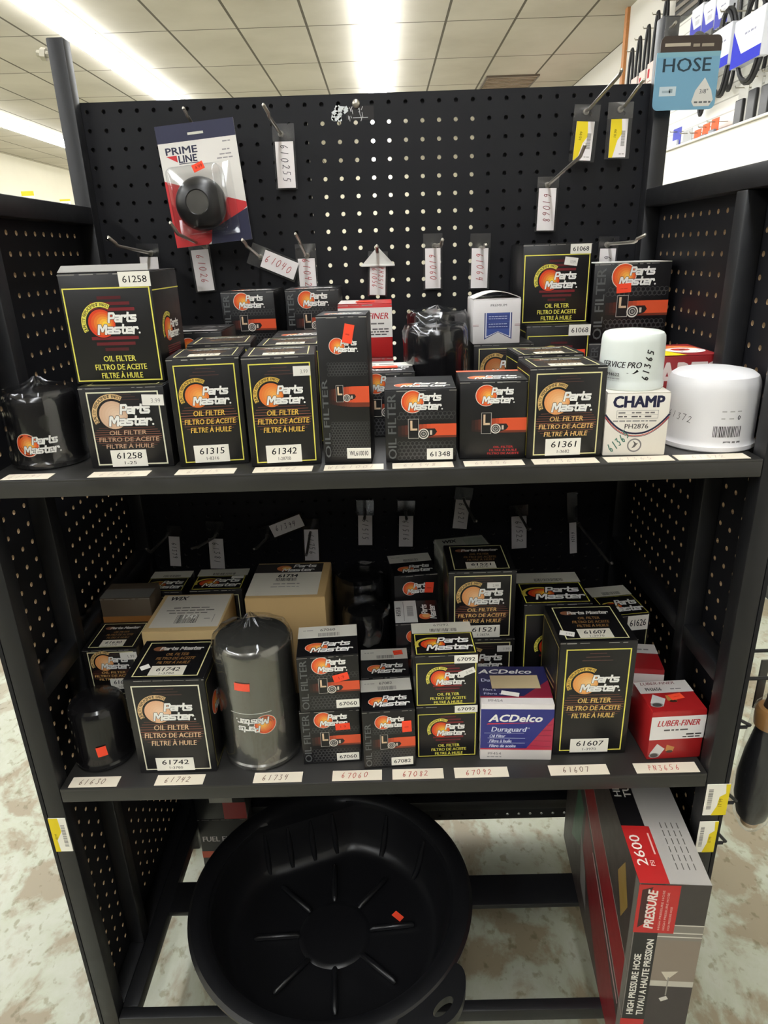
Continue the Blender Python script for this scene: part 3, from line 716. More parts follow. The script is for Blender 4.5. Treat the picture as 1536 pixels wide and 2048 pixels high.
def premium(f):
    w,h=f.w,f.h; B=(64,84,150)
    f.text('PREMIUM',w*.53,h*.84,h*.05,(90,86,88),2,fit=w*.34,bold=.02)
    P=lambda a,c,L:f.poly([(w*(.24+a),h*(.66-a*.3)),(w*(.24+a),h*(.12+a*1.6)),(w*.53,h*(.27+a*.6)),(w*(.82-a),h*(.12+a*1.6)),(w*(.82-a),h*(.66-a*.3))],c,L)
    for q in ((w*.24,w*.53),(w*.53,w*.82)):
        pass
    # pennant split into two convex halves
    for a,c,L in ((0,(58,70,120),2),(.025,(226,228,236),2.4),(.045,B,2.8)):
        y0=h*.70; f.poly([(w*(.24+a),y0),(w*(.24+a),h*(.10+a*1.5)),(w*.53,h*(.26+a*.5)),(w*.53,y0)],c,L); f.poly([(w*.53,y0),(w*.53,h*(.26+a*.5)),(w*(.82-a),h*(.10+a*1.5)),(w*(.82-a),y0)],c,L)
    f.rect(w*.30,h*.34,w*.76,h*.48,mix(B,(40,50,110),.6),3.2); f.rect(w*.30,h*.50,w*.76,h*.66,mix(B,(40,50,110),.4),3.2)
    for i,y in enumerate((.61,.56,.44,.38)): f.smalltext(w*.33,h*y,w*.4,h*.02,(190,198,224),3.6,seed=i)
    for a,b in ((0,.12),(.88,1)):
        f.rect(w*a,h*.40,w*b,h*.41,(120,50,54),2); f.rect(w*a,h*.43,w*b,h*.437,(150,60,64),2)
carton('black bordered oil filter box beneath the white box with blue pennant',.126,.985,Z1,0,.085,.085,.0945,lambda f:art_stripe(f,CREAM,((190,110,60),(210,150,100))),None)
t=carton('white filter box with blue pennant and bulging lid, at the back of the top shelf',.1245,.987,-.1268,0,.067,.07,.0608,premium,None,col=(222,218,216),name='filter_box',edge=False)
m=MB(); n=10
for i in range(n):
    a,b=-.033+.066*i/n,-.033+.066*(i+1)/n; za,zb=.0615+.009*math.sin(math.pi*i/n),.0615+.009*math.sin(math.pi*(i+1)/n)
    m.add([(a,-.034,za),(b,-.034,zb),(b,.034,zb-.002),(a,.034,za-.002),(a,-.034,za+.0008),(b,-.034,zb+.0008),(b,.034,zb-.0012),(a,.034,za-.0012)],[(0,3,2,1),(4,5,6,7),(0,1,5,4),(2,3,7,6)],(228,222,216))
m.build('bulging_flap',M_PAPER,t,smooth=40)
carton('black oil filter box numbered 61068, lower of the back right pair',.209,1.03,Z1,0,.095,.1,.1135,lambda f:art_globe(f),None,left=bord,num=('61068',None,.83,.93,.34,.14),stick=[('F',.80,.62,.026,.014,2,'o')])
carton('black oil filter box numbered 61068 atop the back right pair, white price sticker',.2035,1.05,-.1079,0,.1005,.1,.112,lambda f:art_globe(f),lambda f:top_new(f,False),num=('61068',None,.83,.93,.30,.12),stick=[('F',.70,.78,.019,.011,-8,'w','10.99')])
carton('dark oil filter box under the tall dark box at the back right corner',.309,1.05,Z1,-1,.097,.09,.083,lambda f:art_new(f),None)
carton('tall dark oil filter box with orange sticker over its logo, at the back right corner',.309,1.05,-.1385,-1.5,.112,.09,.1135,lambda f:art_new(f,side=True),lambda f:(f.rect(0,0,f.w,f.h,(236,234,228),1),f.smalltext(f.w*.2,f.h*.5,f.w*.5,f.h*.06,(160,156,150),2)),stick=[('F',.40,.69,.021,.013,4,'o')],topcol=(236,234,228))
def rts(f):
    w,h=f.w,f.h
    f.text('PARTS',w*.5,h*.56,h*.34,(228,214,206),2,fit=w*.95,bold=.06)
    f.text('designed for',w*.36,h*.32,h*.09,(226,120,60),2,fit=w*.5,bold=.02)
def rts_top(f):
    w,h=f.w,f.h
    f.poly([(0,0),(w*.55,0),(w*.4,h*.5),(w*.2,h*.8),(0,h)],(236,212,30),1); f.disk(w*.68,h*.62,w*.27,(230,130,70),2,asp=.9); f.disk(w*.7,h*.42,w*.27,(236,232,228),2.5,asp=.9); f.disk(w*.66,h*.48,w*.13,(206,50,34),3,asp=.8); f.disk(w*.67,h*.44,w*.04,INK,3.5)
    for i in range(6): f.disk(w*.7+w*.2*math.cos(i*1.05),h*.42+w*.17*math.sin(i*1.05),w*.012,(90,84,84),3.2,n=8)
carton('red filter box with yellow lid and white lettering behind the white filters',.326,.86,Z1,0,.094,.10,.0894,rts,rts_top,col=(146,30,34),name='filter_box',edge=False)
def luber_front(f):
    w,h=f.w,f.h
    f.rect(0,h*.38,w,h*.93,(232,228,222),1)
    f.text('LUBER-FINER',w*.5,h*.72,h*.11,(190,34,38),2,fit=w*.86,shear=.2,bold=.03)
    f.smalltext(w*.3,h*.62,w*.55,h*.035,(110,106,104),2); f.smalltext(w*.93,h*.52,w*.3,h*.03,(70,66,66),2,al='r',seed=2); f.smalltext(w*.93,h*.47,w*.42,h*.03,(70,66,66),2,al='r',seed=3); f.smalltext(w*.93,h*.42,w*.36,h*.03,(70,66,66),2,al='r',seed=4)
def luber_can(f,u,v,s):
    f.poly([(u,v+s*.3),(u+s*.55,v),(u+s*.9,v+s*.6),(u+s*.4,v+s*1.0)],(206,204,200),3); f.disk(u+s*.28,v+s*.14,s*.32,(150,148,146),3.4,asp=.6); f.disk(u+s*.28,v+s*.14,s*.24,(70,66,64),3.6,asp=.6)
    f.poly([(u+s*.95,v+s*.45),(u+s*1.4,v+s*.3),(u+s*1.5,v+s*.7),(u+s*1.0,v+s*.9)],(190,130,66),3); f.disk(u+s*1.22,v+s*.38,s*.2,(60,40,30),3.4,asp=.5)
carton('red and white filter box standing low behind the tall box numbered WL610010',-.0678,1.02,Z1,0,.079,.08,.0755,luber_front,None,col=(170,28,32),name='filter_box')
carton("red and white filter box with orange lid sticker behind the tall narrow box",-.0678,1.02,-.1455,-.6,.0785,.08,.0765,luber_front,lambda f:f.rect(0,0,f.w*.35,f.h,(238,226,220),1),col=(200,40,40),stick=[('T',.5,.35,.028,.02,0,'o')],name='filter_box')
for (xx,no,st) in ((-.246,'61026',0),(-.149,'61042',0)):
    carton('dark oil filter box lowest in the '+('left' if no=='61026' else 'right')+' back stack left of the red box',xx,1.066,Z1,0,.081,.1,.0866,lambda f:art_new(f),None)
    carton('dark oil filter box topping the '+('left' if no=='61026' else 'right')+' back stack left of the red box',xx,1.065,-.1346,-1 if no=='61026' else 0,.0805,.1,.0858,lambda f:art_new(f),lambda f:top_new(f,False))

# ------------------------------------------------------------------ canisters
def canister(label,x,y,z,r,h,mat,col,decal=None,wrap=None,name='oil_filter',flute=0,dome=.012,sticker=None,rot=0,tilt=None,group=None,peak=0):
    t=thing(name,label,'oil filter',(x,y,z+.0003),rot,group); A0=math.degrees(math.atan2(-y,-x))
    m=MB()
    prof=[(r*.80,0),(r*.97,0),(r*1.0,.0015),(r*1.0,.006),(r*.965,.0085),(r*.955,.012),(r*.955,h*.45),(r*.955,h-dome-.016),(r*.95,h-dome-.006),(r*.93,h-dome),(r*.88,h-dome*.55),(r*.78,h-dome*.3),(r*.5,h-dome*.1),(r*.2,h),(r*.02,h)]
    def rf(rr,z_,an):
        if flute and h*.5<z_<h-dome*.5:
            k=min(1,(z_-h*.5)/(h*.12)); s_=2*math.pi/flute; q=((an+math.radians(5))%s_)-s_/2
            return rr*(1-k*.5*(1-math.cos(s_/2)/math.cos(q)) - 0*k)
        return rr
    m.lathe(prof,96,col,0,rf=rf)
    m.build('canister',mat,t,smooth=28)
    # base plate with gasket ring
    m=MB(); m.lathe([(r*.3,.0002),(r*.8,.0002),(r*.8,.004),(r*.3,.004)],48,(60,60,62)); m.build('base_plate',M_WIRE,t)
    if decal:
        m=MB(); f=cylface(m,r*.9565,0,A0); decal(f,r,h); m.build('printed_label',mat if mat is not M_GUN else M_PAPER,t)
    if sticker:
        u,v,pw,ph,deg=sticker
        m=MB(); f=cylface(m,r*.957+.0012,0,A0); c,s=math.cos(math.radians(deg)),math.sin(math.radians(deg)); nn=5
        for i in range(nn):
            q=[(-pw/2+pw*i/nn,-ph/2),(-pw/2+pw*(i+1)/nn,-ph/2),(-pw/2+pw*(i+1)/nn,ph/2),(-pw/2+pw*i/nn,ph/2)]
            f.poly([(u+a*c-b*s,v+a*s+b*c) for a,b in q],FLUO,1)
        m.build('price_sticker',M_STICK,t)
    if wrap:
        k=wrap; m=MB(); rr=random.Random(int(r*1e5)); n=72; ph=[rr.uniform(0,6.28) for _ in range(6)]
        pr=[(r*1.0+.0012,.001),(r*1.0+.0016,.012),(r*.985+.001,h*.3),(r*.985+.001,h*.7),(r*.985+.0012,h-dome),(r*.93,h+.001),(r*.6,h+.003+peak*.2),(r*.25,h+.005+peak*.5),(r*.06,h+.008+peak)]
        def rfw(q,z_,an): return q+ .0009*math.sin(7*an+ph[0]+z_*60)+.0007*math.sin(13*an+ph[1]-z_*90)
        m.lathe(pr,n,(230,230,230),0,rf=rfw); m.build('shrink_wrap',M_WRAP,t,smooth=50)
    return t
def dec_pm(f,r,h,flip=False,s=1.15):
    S=r*s; logo(f,-S*.78,h*.20,S,3)
t=canister('black oil filter with orange logo in wrinkled film, far left of top shelf',-.4045,.783,Z1,.0425,.0865,M_ENAMEL,(26,25,26),lambda f,r,h:dec_pm(f,r,h,s=1.12),wrap=1,dome=.008,flute=14,peak=.006)
def dec_service(f,r,h):
    f.text('SERVICE PRO',-.012,h*.40,h*.10,INK,2,fit=r*1.25,shear=.2,bold=.04); f.poly([(-r*.5,h*.37),(r*.2,h*.37),(r*.24,h*.34),(r*.1,h*.30),(-r*.1,h*.31)],INK,2)
    f.text('M4622',-r*.52,h*.25,h*.055,(90,90,90),2,fit=r*.42,bold=.03)
    for i in range(4): f.smalltext(-r*.7,h*(.2-.04*i),r*.4,h*.016,(150,150,150),2,seed=i)
    f.hand('61365',r*.5,h*.45,h*.115,INK,82,t=.0013,adv=.95)
canister('small white oil filter with black swoosh logo standing on the white PH2876 box',.2765,.7715,-.1506,.0362,.063,M_WHITE_EN,(222,228,222),dec_service,flute=14,dome=.006)
def dec_big(f,r,h):
    f.barcode(r*.12,h*.2,r*.72,h*.34,(60,58,58),2,seed=3); f.smalltext(r*.35,h*.12,r*.4,h*.035,(120,118,118),2)
    f.text('0',r*.62,h*.42,h*.055,INK,2,bold=.03)
    for i in range(5): f.smalltext(r*(.25+.16*(i%3)),h*(.52 if i<3 else .43),r*.1,h*.02,(170,168,166),2,seed=i)
    f.hand('61372',-r*.62,h*.42,h*.085,(110,108,108),-6,t=.0007,adv=.9)
canister('wide white oil filter with barcode and domed top at the right end of the shelf',.3775,.7815,Z1,.0525,.0885,M_WHITE_EN,(224,222,222),dec_big,flute=16,dome=.014)
canister('black film-wrapped oil filter beside the blue-pennant box, nearer of two',.067,.925,Z1,.0425,.130,M_ENAMEL,(24,23,25),None,wrap=1,dome=.007,flute=14)
canister('black film-wrapped oil filter beside the blue-pennant box, farther of two',.0775,1.035,Z1,.0445,.139,M_ENAMEL,(24,23,25),None,wrap=1,dome=.006,flute=14)
# lower shelf filters
canister('small black oil filter with orange price sticker, front left of the lower shelf',-.4125,.775,Z2,.0405,.096,M_ENAMEL,(22,21,22),None,wrap=None,dome=.014,flute=12,sticker=(-.006,.033,.013,.0155,4))
def dec_flip(f,r,h): 
    pass
t=canister('tall grey metallic oil filter in clear film with upside-down logo',-.1895,.7835,Z2,.0535,.186,M_GUN,(92,92,90),None,wrap=1,dome=.008,peak=.02,sticker=(-.021,.134,.021,.0115,-3))
m=MB(); f=cylface(m,.0535*.9565,.056,-94,flip=True); logo(f,-.034,-.030,.052,3); m.build('printed_label',M_PAPER,t)
m=MB(); f=cylface(m,.0535*.9565,.056,-94,flip=True); f.rect(-.030,-.036,.027,-.0352,(228,226,220),3,8); m.build('printed_line',M_PAPER,t)
canister('black film-wrapped oil filter beside the brown box, nearer of two on the lower shelf',-.041,.9185,Z2,.037,.145,M_ENAMEL,(16,16,17),None,wrap=1,dome=.014)
canister('black film-wrapped oil filter beside the brown box, farther of two on the lower shelf',-.052,1.008,Z2,.0435,.16,M_ENAMEL,(16,16,17),None,wrap=1,dome=.014,peak=.006)

# ------------------------------------------------------------------ lower shelf boxes
ST=lambda f:art_stripe(f,(226,222,176))
carton('black oil filter box numbered 61742, large with torn sticker on its lid',-.3499,.7317,Z2,-.3,.1047,.0945,.1495,lambda f:art_stripe(f,(226,222,196),((232,180,140),(246,206,170)),(224,190,150)),lambda f:top_stripe(f,'61742','1-3780'),right=lambda f:(f.frame(f.w*.05,f.h*.03,f.w*.95,f.h*.94,f.w*.014,(150,140,70),1),logo(f,f.w*.2,f.h*.5,f.w*.6,3)),num=('61742','1-3780',.475,.1,.49,.14),stick=[('T',.2,.28,.012,.01,35,'w')])
carton('black oil filter box at far left of lower shelf, under the one numbered 61630',-.447,.83,Z2,0,.0785,.077,.0645,ST,None,num=('61630',None,.6,.2,.4,.2))
carton("black oil filter box numbered 61630 topping the far left stack of the lower shelf",-.447,.8315,-.587,.5,.0785,.077,.0687,lambda f:art_stripe(f,(226,222,176)),lambda f:top_stripe(f,'61630','1-3970'),num=('61630','1-3970',.62,.16,.42,.26),stick=[('F',.84,.84,.024,.012,2,'w','1.99')])
def wood(f): f.rect(0,f.h*.55,f.w,f.h*.82,(150,100,50),1); f.smalltext(f.w*.2,f.h*.62,f.w*.5,f.h*.06,(196,150,70),2)
carton('brown and grey printed box wedged behind the 61630 stack against the left side',-.447,.914,Z2,0,.0765,.05,.172,wood,lambda f:f.rect(0,0,f.w,f.h*.6,(110,108,104),1),col=(84,72,58))
def wixtop(f,num,bar=True):
    w,h=f.w,f.h
    f.rect(w*.06,h*.10,w*.97,h*.97,(214,208,196),1); f.text('WIX',w*.24,h*.83,h*.1,INK,3,fit=w*.24,shear=.2,bold=.05)
    for i in range(3): f.smalltext(w*.5,h*(.6-.07*i),w*(.5,.66,.55)[i],h*.03,(110,106,100),2,al='c',seed=i)
    if bar: f.barcode(w*.36,h*.2,w*.66,h*.42,(70,68,66),2,seed=8); f.text(num,w*.53,h*.32,h*.10,(240,238,230),4,fit=w*.2,bold=.05)
    f.rect(w*.86,h*.22,w*.866,h*.42,(120,116,110),3); f.smalltext(w*.74,h*.3,w*.08,h*.03,(150,146,140),3)
carton('tan carton with white barcoded label on its lid, behind the box numbered 61742',-.3635,.846,Z2,0,.111,.113,.1515,None,lambda f:wixtop(f,'1742'),col=(206,178,128),mat=M_KRAFT,name='filter_carton',edge=False)
carton("black oil filter box with white lid strip in the lower shelf's back left corner",-.4055,.970,Z2,0,.067,.074,.1525,ST,lambda f:top_globe(f))
carton('black oil filter box at the back left with white price sticker beside logo on lid',-.326,.968,Z2,0,.084,.075,.1545,ST,lambda f:top_globe(f),stick=[('T',.83,.55,.02,.009,2,'w')])
def top_tan(f):
    w,h=f.w,f.h
    f.rect(0,h*.70,w*.9,h*.97,(44,40,38),1); f.rect(0,h*.06,w*.9,h*.70,(222,216,200),1)
    S=w*.5; f.disk(w*.38,h*.83,w*.1,(206,120,70),2,asp=.8); f.disk(w*.41,h*.83,w*.06,(236,190,110),2.5,asp=.8)
    f.block('Parts',w*.5,h*.85,h*.09,WHITE,4,fit=w*.3,shear=.2); f.block('Master',w*.36,h*.73,h*.09,WHITE,4,fit=w*.42,shear=.2)
    f.text('61734',w*.46,h*.56,h*.085,INK,3,fit=w*.26,bold=.06); f.barcode(w*.32,h*.45,w*.6,h*.54,(80,76,72),3,seed=5); f.smalltext(w*.3,h*.36,w*.34,h*.03,(150,146,140),3); f.smalltext(w*.28,h*.28,w*.4,h*.025,(160,156,150),3)
carton('big plain brown carton numbered 61734 on its lid, behind the grey metallic filter',-.2235,.903,Z2,-.5,.1215,.1215,.1715,None,top_tan,col=(200,168,116),mat=M_KRAFT,name='filter_carton',edge=False)
NB=lambda f:art_new(f)
carton('dark oil filter box numbered 67060, lower of a stack with orange sticker on the logo',-.1286,.7402,Z2,2.9,.0798,.0760,.0866,NB,None,num=('67060',None,.77,.12,.38,.14),stick=[('F',.71,.70,.0195,.0105,2,'o','1.9')])
carton('dark oil filter box numbered 67060, upper of a stack with tilted orange sticker',-.126,.7397,-.5651,3.7,.0796,.0742,.0843,NB,lambda f:top_new(f,True,'67060'),num=('67060',None,.79,.12,.38,.15),stick=[('F',.70,.61,.0205,.011,14,'o','1.9')])
carton('dark oil filter box numbered 67082 standing alone between the two stacks',-.0448,.7285,Z2,3.4,.0697,.0695,.0932,NB,lambda f:top_new(f,True,'67082'),num=('67082',None,.74,.115,.42,.14),stick=[('F',.84,.72,.0125,.0175,2,'o')])
carton('dark oil filter box right behind the one numbered 67082, orange sticker on its label',-.048,.806,Z2,2,.069,.071,.0925,NB,lambda f:top_new(f,True),stick=[('T',.8,.82,.0135,.0115,8,'o')])
GB=lambda f:art_globe(f,1.15)
carton('black oil filter box numbered 67092, lower of the yellow bordered stack',.027,.7481,Z2,1.4,.0826,.0815,.0846,GB,None,num=('67092',None,.81,.93,.37,.13))
carton('black oil filter box numbered 67092, upper of a stack with tilted white price sticker',.026,.7483,-.5671,1.2,.0824,.0808,.0789,GB,lambda f:top_globe(f,'67092'),num=('67092',None,.81,.91,.37,.155),stick=[('F',.83,.66,.021,.0085,22,'w','3.99')])
def lying_top(f):
    w,h=f.w,f.h
    f.rect(0,h*.03,w*.5,h,(212,210,206),1); f.text('61518',w*.13,h*.5,w*.1,INK,3,fit=h*.38,rot=90,bold=.05); f.rect(w*.2,h*.1,w*.21,h*.95,(120,118,116),3); f.barcode(w*.28,h*.3,w*.42,h*.75,(120,118,116),3,vert=True,seed=2)
    f.disk(w*.68,h*.28,w*.14,(220,110,64),2); f.disk(w*.7,h*.3,w*.09,(240,170,100),2.5)
    f.block('Parts',w*.74,h*.36,w*.14,WHITE,4,fit=h*.42,rot=90,shear=.2); f.block('Master',w*.92,h*.16,w*.14,WHITE,4,fit=h*.6,rot=90,shear=.2)
carton('dark oil filter box numbered 61518 with its lid print turned sideways',.003,.884,Z2,1,.068,.070,.132,NB,lying_top)
carton('dark oil filter box at the back with orange sticker beside the one numbered 61521',.003,.963,Z2,8,.0705,.078,.1715,lambda f:logo(f,f.w*.2,f.h*.80,f.w*.6,3),lambda f:top_new(f,True),stick=[('F',.80,.86,.014,.0185,-6,'o')])
t=carton('grey-white filter box in loose clear film behind the box numbered 61521',.0873,.977,Z2,10,.085,.082,.192,None,lambda f:(f.text('WIX',f.w*.25,f.h*.75,f.h*.14,INK,3,fit=f.w*.28,shear=.2,bold=.05),f.rect(f.w*.55,f.h*.5,f.w*.95,f.h*.9,(170,176,160),2)),col=(186,186,172),mat=M_PAPER,name='filter_box',edge=False)
m=MB(); m.bbox(-.0445,.0445,-.043,.043,.0,.1945,.003); m.build('clear_film',M_WRAP,t)
m=MB(); rr=random.Random(3)
for k in range(7):
    px,py=-.0435-.001*rr.random(),-.03+.01*k
    m.tube([(px,py,.185),(px-.002*rr.random(),py+.002,.15),(px-.001,py,.09)],.0012,5)
m.build('film_pleat',M_WRAP,t)
carton('black oil filter box under the upper 61521 box, half hidden by the blue box',.0845,.875,Z2,0,.0965,.095,.1082,lambda f:art_stripe(f,CREAM,((60,40,30),(90,60,40)),(120,96,60)),None,stick=[('F',.84,.84,.022,.0105,0,'w','1.99')])
carton('black oil filter box numbered 61521 on top of its stack, white price sticker',.0812,.875,-.5435,0,.098,.095,.1115,lambda f:art_stripe(f,CREAM),lambda f:top_stripe(f,'61521','1-3657A'),left=bord,num=('61521','1-3657A',.53,.115,.50,.185),stick=[('F',.67,.80,.0195,.0095,0,'w','2.99')])
def acd(f):
    w,h=f.w,f.h; B=(38,42,124)
    f.rect(0,h*.21,w,h*.92,B,1); f.rect(0,h*.19,w,h*.215,(190,40,60),1.5); f.poly([(w*.64,h*.215),(w,h*.215),(w,h*.78)],(176,38,70),1.5)
    for i in range(5): f.line([(w*(.70+.05*i),h*(.27+.09*i)),(w*.98,h*(.25+.1*i))],h*.008,(130,20,48),2)
    f.text('ACDelco',w*.47,h*.70,h*.12,WHITE,2,fit=w*.72,shear=.3,bold=.07); f.poly([(w*.08,h*.645),(w*.78,h*.685),(w*.1,h*.67)],(206,50,70),2)
    f.text('Duraguard',w*.38,h*.52,h*.085,(216,220,240),2,fit=w*.48,shear=.2,bold=.04); f.text('TM',w*.65,h*.57,h*.025,(216,220,240),2)
    for i,(s_,ww) in enumerate((('Oil Filter',.22),('Filtre à huile',.31),('Filtro de aceite',.37))):
        f.text(s_,w*.12,h*(.415-.09*i),h*.052,(216,220,240),2,fit=w*ww,al='l',shear=.2,bold=.04)
        f.rect(w*.05 if i==0 else w*.1,h*(.49-.09*i),w*(.60 if i==0 else .62),h*(.496-.09*i),(190,196,226),2)
    f.text('PF454',w*.2,h*.095,h*.045,(120,116,116),2,fit=w*.19); f.smalltext(w*.1,h*.05,w*.2,h*.02,(150,146,146),2)
def acd_top(f):
    w,h=f.w,f.h; B=(36,36,84)
    f.rect(0,h*.17,w,h,B,1); f.rect(0,h*.16,w,h*.2,(150,34,54),1.5); f.poly([(w*.6,h*.2),(w,h*.2),(w,h*.62)],(130,30,54),1.5)
    f.text('ACDelco',w*.40,h*.80,h*.11,WHITE,2,fit=w*.76,shear=.3,bold=.07); f.text('Du',w*.1,h*.58,h*.08,(216,220,240),2,bold=.04)
    f.text('Filtre à',w*.14,h*.34,h*.05,(216,220,240),2,fit=w*.18); f.text('Filtro de',w*.2,h*.24,h*.05,(216,220,240),2,fit=w*.3); f.text('PF454',w*.2,h*.06,h*.06,(110,106,106),2,fit=w*.2)
t=carton('blue white and magenta oil filter box with tan tape patch on its lid',.1129,.7418,Z2,-2.9,.0962,.087,.0905,acd,acd_top,col=(226,220,216),name='oil_filter_box',stick=[('T',.52,.56,.066,.030,1,'tape'),('T',.42,.25,.024,.0085,-14,'w')],edge=False)
carton('big black oil filter box with red and yellow globe logo behind the one numbered 61607',.1916,.871,Z2,0,.0995,.1,.1665,lambda f:art_globe(f,.8),lambda f:top_globe(f))
carton('black oil filter box numbered 61626 turned slightly at the back right of the lower shelf',.323,.8865,Z2,7,.0655,.094,.132,lambda f:f.rect(f.w*.93,0,f.w*.95,f.h,(210,206,150),1),lambda f:top_globe(f),num=('61626',None,.70,.90,.5,.19))
carton('tall black oil filter box numbered 61607 with cream sun logo, front of the lower shelf',.2133,.7473,Z2,0,.0995,.0962,.1785,lambda f:art_stripe(f,YEL,((236,160,84),(250,206,140)),(232,196,110)),lambda f:top_stripe(f,'61607','1-3970'),left=lambda f:(f.frame(f.w*.05,f.h*.03,f.w*.95,f.h*.94,f.w*.014,(190,170,90),1),[f.line([(f.w*.35,f.h*(.3+.05*i)),(f.w*.8,f.h*(.34+.05*i))],f.w*.03,(176,140,90),2) for i in range(6)]),num=('61607','1-3970',.49,.085,.52,.125),stick=[('T',.13,.2,.019,.011,-20,'w','3.99')])
def luber2(f):
    w,h=f.w,f.h
    f.rect(0,h*.42,w,h*.90,(232,228,224),1); f.text('LUBER-FINER',w*.5,h*.70,h*.12,(190,34,40),2,fit=w*.78,shear=.2,bold=.04); f.smalltext(w*.25,h*.60,w*.5,h*.04,(80,76,76),2); f.smalltext(w*.95,h*.5,w*.28,h*.04,(50,46,46),2,al='r',seed=1); f.smalltext(w*.95,h*.45,w*.34,h*.03,(50,46,46),2,al='r',seed=2)
    luber_can(f,w*.04,h*.05,w*.30)
def luber2_top(f):
    w,h=f.w,f.h
    f.rect(0,h*.60,w,h,(218,212,206),1); f.text('LUBER-FINER',w*.42,h*.88,h*.09,(120,60,60),2,fit=w*.66,shear=.2,bold=.03); f.text('PH3656',w*.28,h*.68,h*.1,(40,36,36),2,fit=w*.3,bold=.05); f.smalltext(w*.6,h*.7,w*.2,h*.04,(130,126,124),2,seed=3); luber_can(f,w*.06,h*.16,w*.36)
carton('red and white filter box with orange sticker, front right of lower shelf',.3370,.733,Z2,2.5,.0735,.066,.0772,luber2,luber2_top,left=lambda f:None,col=(168,30,32),name='filter_box',stick=[('T',.60,.44,.019,.0115,12,'o')],edge=False)
carton('red and white filter box behind the front red one, at the right side',.322,.814,Z2,-8,.058,.066,.0918,lambda f:(f.rect(0,f.h*.5,f.w,f.h*.92,(220,214,208),1),f.text('FINER',f.w*.6,f.h*.62,f.h*.14,(190,40,44),2,fit=f.w*.6,bold=.03)),lambda f:(f.rect(0,f.h*.62,f.w,f.h,(210,204,198),1),f.smalltext(f.w*.3,f.h*.75,f.w*.5,f.h*.06,(120,116,114),2)),col=(150,24,30),name='filter_box',edge=False)

# ------------------------------------------------------------------ peg hooks and hanging tags
def hook(lab,x,z,Yb,xb,zb,tip,mat=None):
    t=thing('peg_hook',lab,'peg hook',(x,YB,z))
    m=MB(); P=[(0,.004,0),(0,-.006,0)]
    ybend=Yb-YB; L=-ybend
    P+= [(0,-.02,0),(xb-x,ybend+.012,zb-z-.0005),(xb-x,ybend+.004,zb-z+.0008),(xb-x,ybend,zb-z+.0035),(tip[0]-x,tip[1]-YB,tip[2]-z)]
    m.tube(P,.0024,8); 
    # rounded end
    m.tube([(tip[0]-x,tip[1]-YB,tip[2]-z),(tip[0]-x,tip[1]-YB-.0006,tip[2]-z+.0022)],[.0024,.0012],8)
    m.build('wire',mat or M_WIRE,t,smooth=50)
    m=MB(); m.tube([(0,-.0005,-.001),(0,-.0045,-.001)],.0045,10); m.build('backing_clip',mat or M_WIRE,t,smooth=50)
def sleeve_tag(lab,x,z,w,h,deg,txt,col,Y=1.163,flip=0,txt2=None,head=.022,paint=None,extra=.003,horizontal=False):
    """paper ticket in a clear sleeve; x,z centre of the paper, writing runs down its length"""
    t=thing('hanging_tag',lab,'tag',(x,Y,z)); t.rotation_euler=(0,-math.radians(deg),0)
    m=MB(); m.bbox(-w/2,w/2,-.0004,.0002,-h/2,h/2,.0002,(238,232,230))
    f=flat(m,(-w/2,-.0004,-h/2),(1,0,0),(0,0,1),w,h)
    if paint: paint(f)
    elif horizontal: f.hand(txt,w*.48,h*.52,h*.42,col,-6,t=.0008,adv=.8)
    elif txt2: f.hand(txt,w*.7,h*.5,w*.3,col,-90,t=.0007,adv=.8); f.hand(txt2,w*.3,h*.5,w*.3,col,-90,t=.0007,adv=.8)
    elif txt: f.hand(txt,w*.5,h*.52,w*.40,col,-88,t=.0008,adv=.82)
    m.build('paper_ticket',M_PAPER,t)
    m=MB()
    if horizontal:
        m.box(-w/2-head,w/2+extra,.0003,.0006,-h/2-.003,h/2+.003); m.box(-w/2-head,-w/2-.0005,-.0009,-.0007,-h/2-.003,h/2+.003)
    else:
        m.box(-w/2-extra,w/2+extra,.0003,.0006,-h/2-.002,h/2+head); m.box(-w/2-extra,w/2+extra,-.0009,-.0007,h/2+.0005,h/2+head)
    m.build('clear_sleeve',M_FILM,t)
RD=(176,40,44); BK=(36,34,40)
HK={'blank':(-.3746,.0111,1.021,-.3746,.0197,(-.3802,1.013,.0308)),'61026':(-.2859,.0190,1.0154,-.2859,.0325,(-.2899,1.0074,.0464)),'61040':(-.1979,-.0002,1.052,-.1979,.0140,(-.2005,1.044,.0226)),
'61042':(-.1231,-.0002,1.0779,-.1231,.0160,(-.1271,1.0699,.0290)),'61060':(.0835,.0082,1.0297,.0835,.0072,(.0842,1.0217,.0140)),'61068':(.2604,.0916,.9805,.2604,.1086,(.2618,.9725,.1201)),
'priceA':(.3131,.1900,1.0139,.3131,.2051,(.3108,1.0059,.2079)),'priceB':(.3650,.1918,1.088,.3650,.2055,(.3658,1.08,.2105)),'prime':(-.2787,.1863,1.1201,-.2787,.1930,(-.2798,1.1121,.2011)),
'610255':(-.1506,.1744,1.0542,-.1506,.1783,(-.1550,1.0462,.1900)),'six':(.3621,.0018,1.0356,.3621,.0036,(.3697,1.0276,.0118)),
'lowA':(-.4183,-.4814,1.068,-.4183,-.4747,(-.4207,1.06,-.4625)),'61381':(-.3281,-.4842,1.0448,-.3281,-.4584,(-.3346,1.0368,-.4538)),'61394':(-.2325,-.4902,1.0604,-.2325,-.4704,(-.2339,1.0524,-.4649)),
'617':(-.1499,-.4825,1.0774,-.1499,-.4931,(-.1485,1.0694,-.4866)),'61521':(.1358,-.4283,1.0089,.1358,-.41,(.1371,1.0009,-.4043)),'61522':(.2374,-.4571,1.0723,.2374,-.4544,(.2381,1.0643,-.4474)),'long':(.3517,-.4847,.9815,.3517,-.4792,(.3501,.9735,-.4718))}
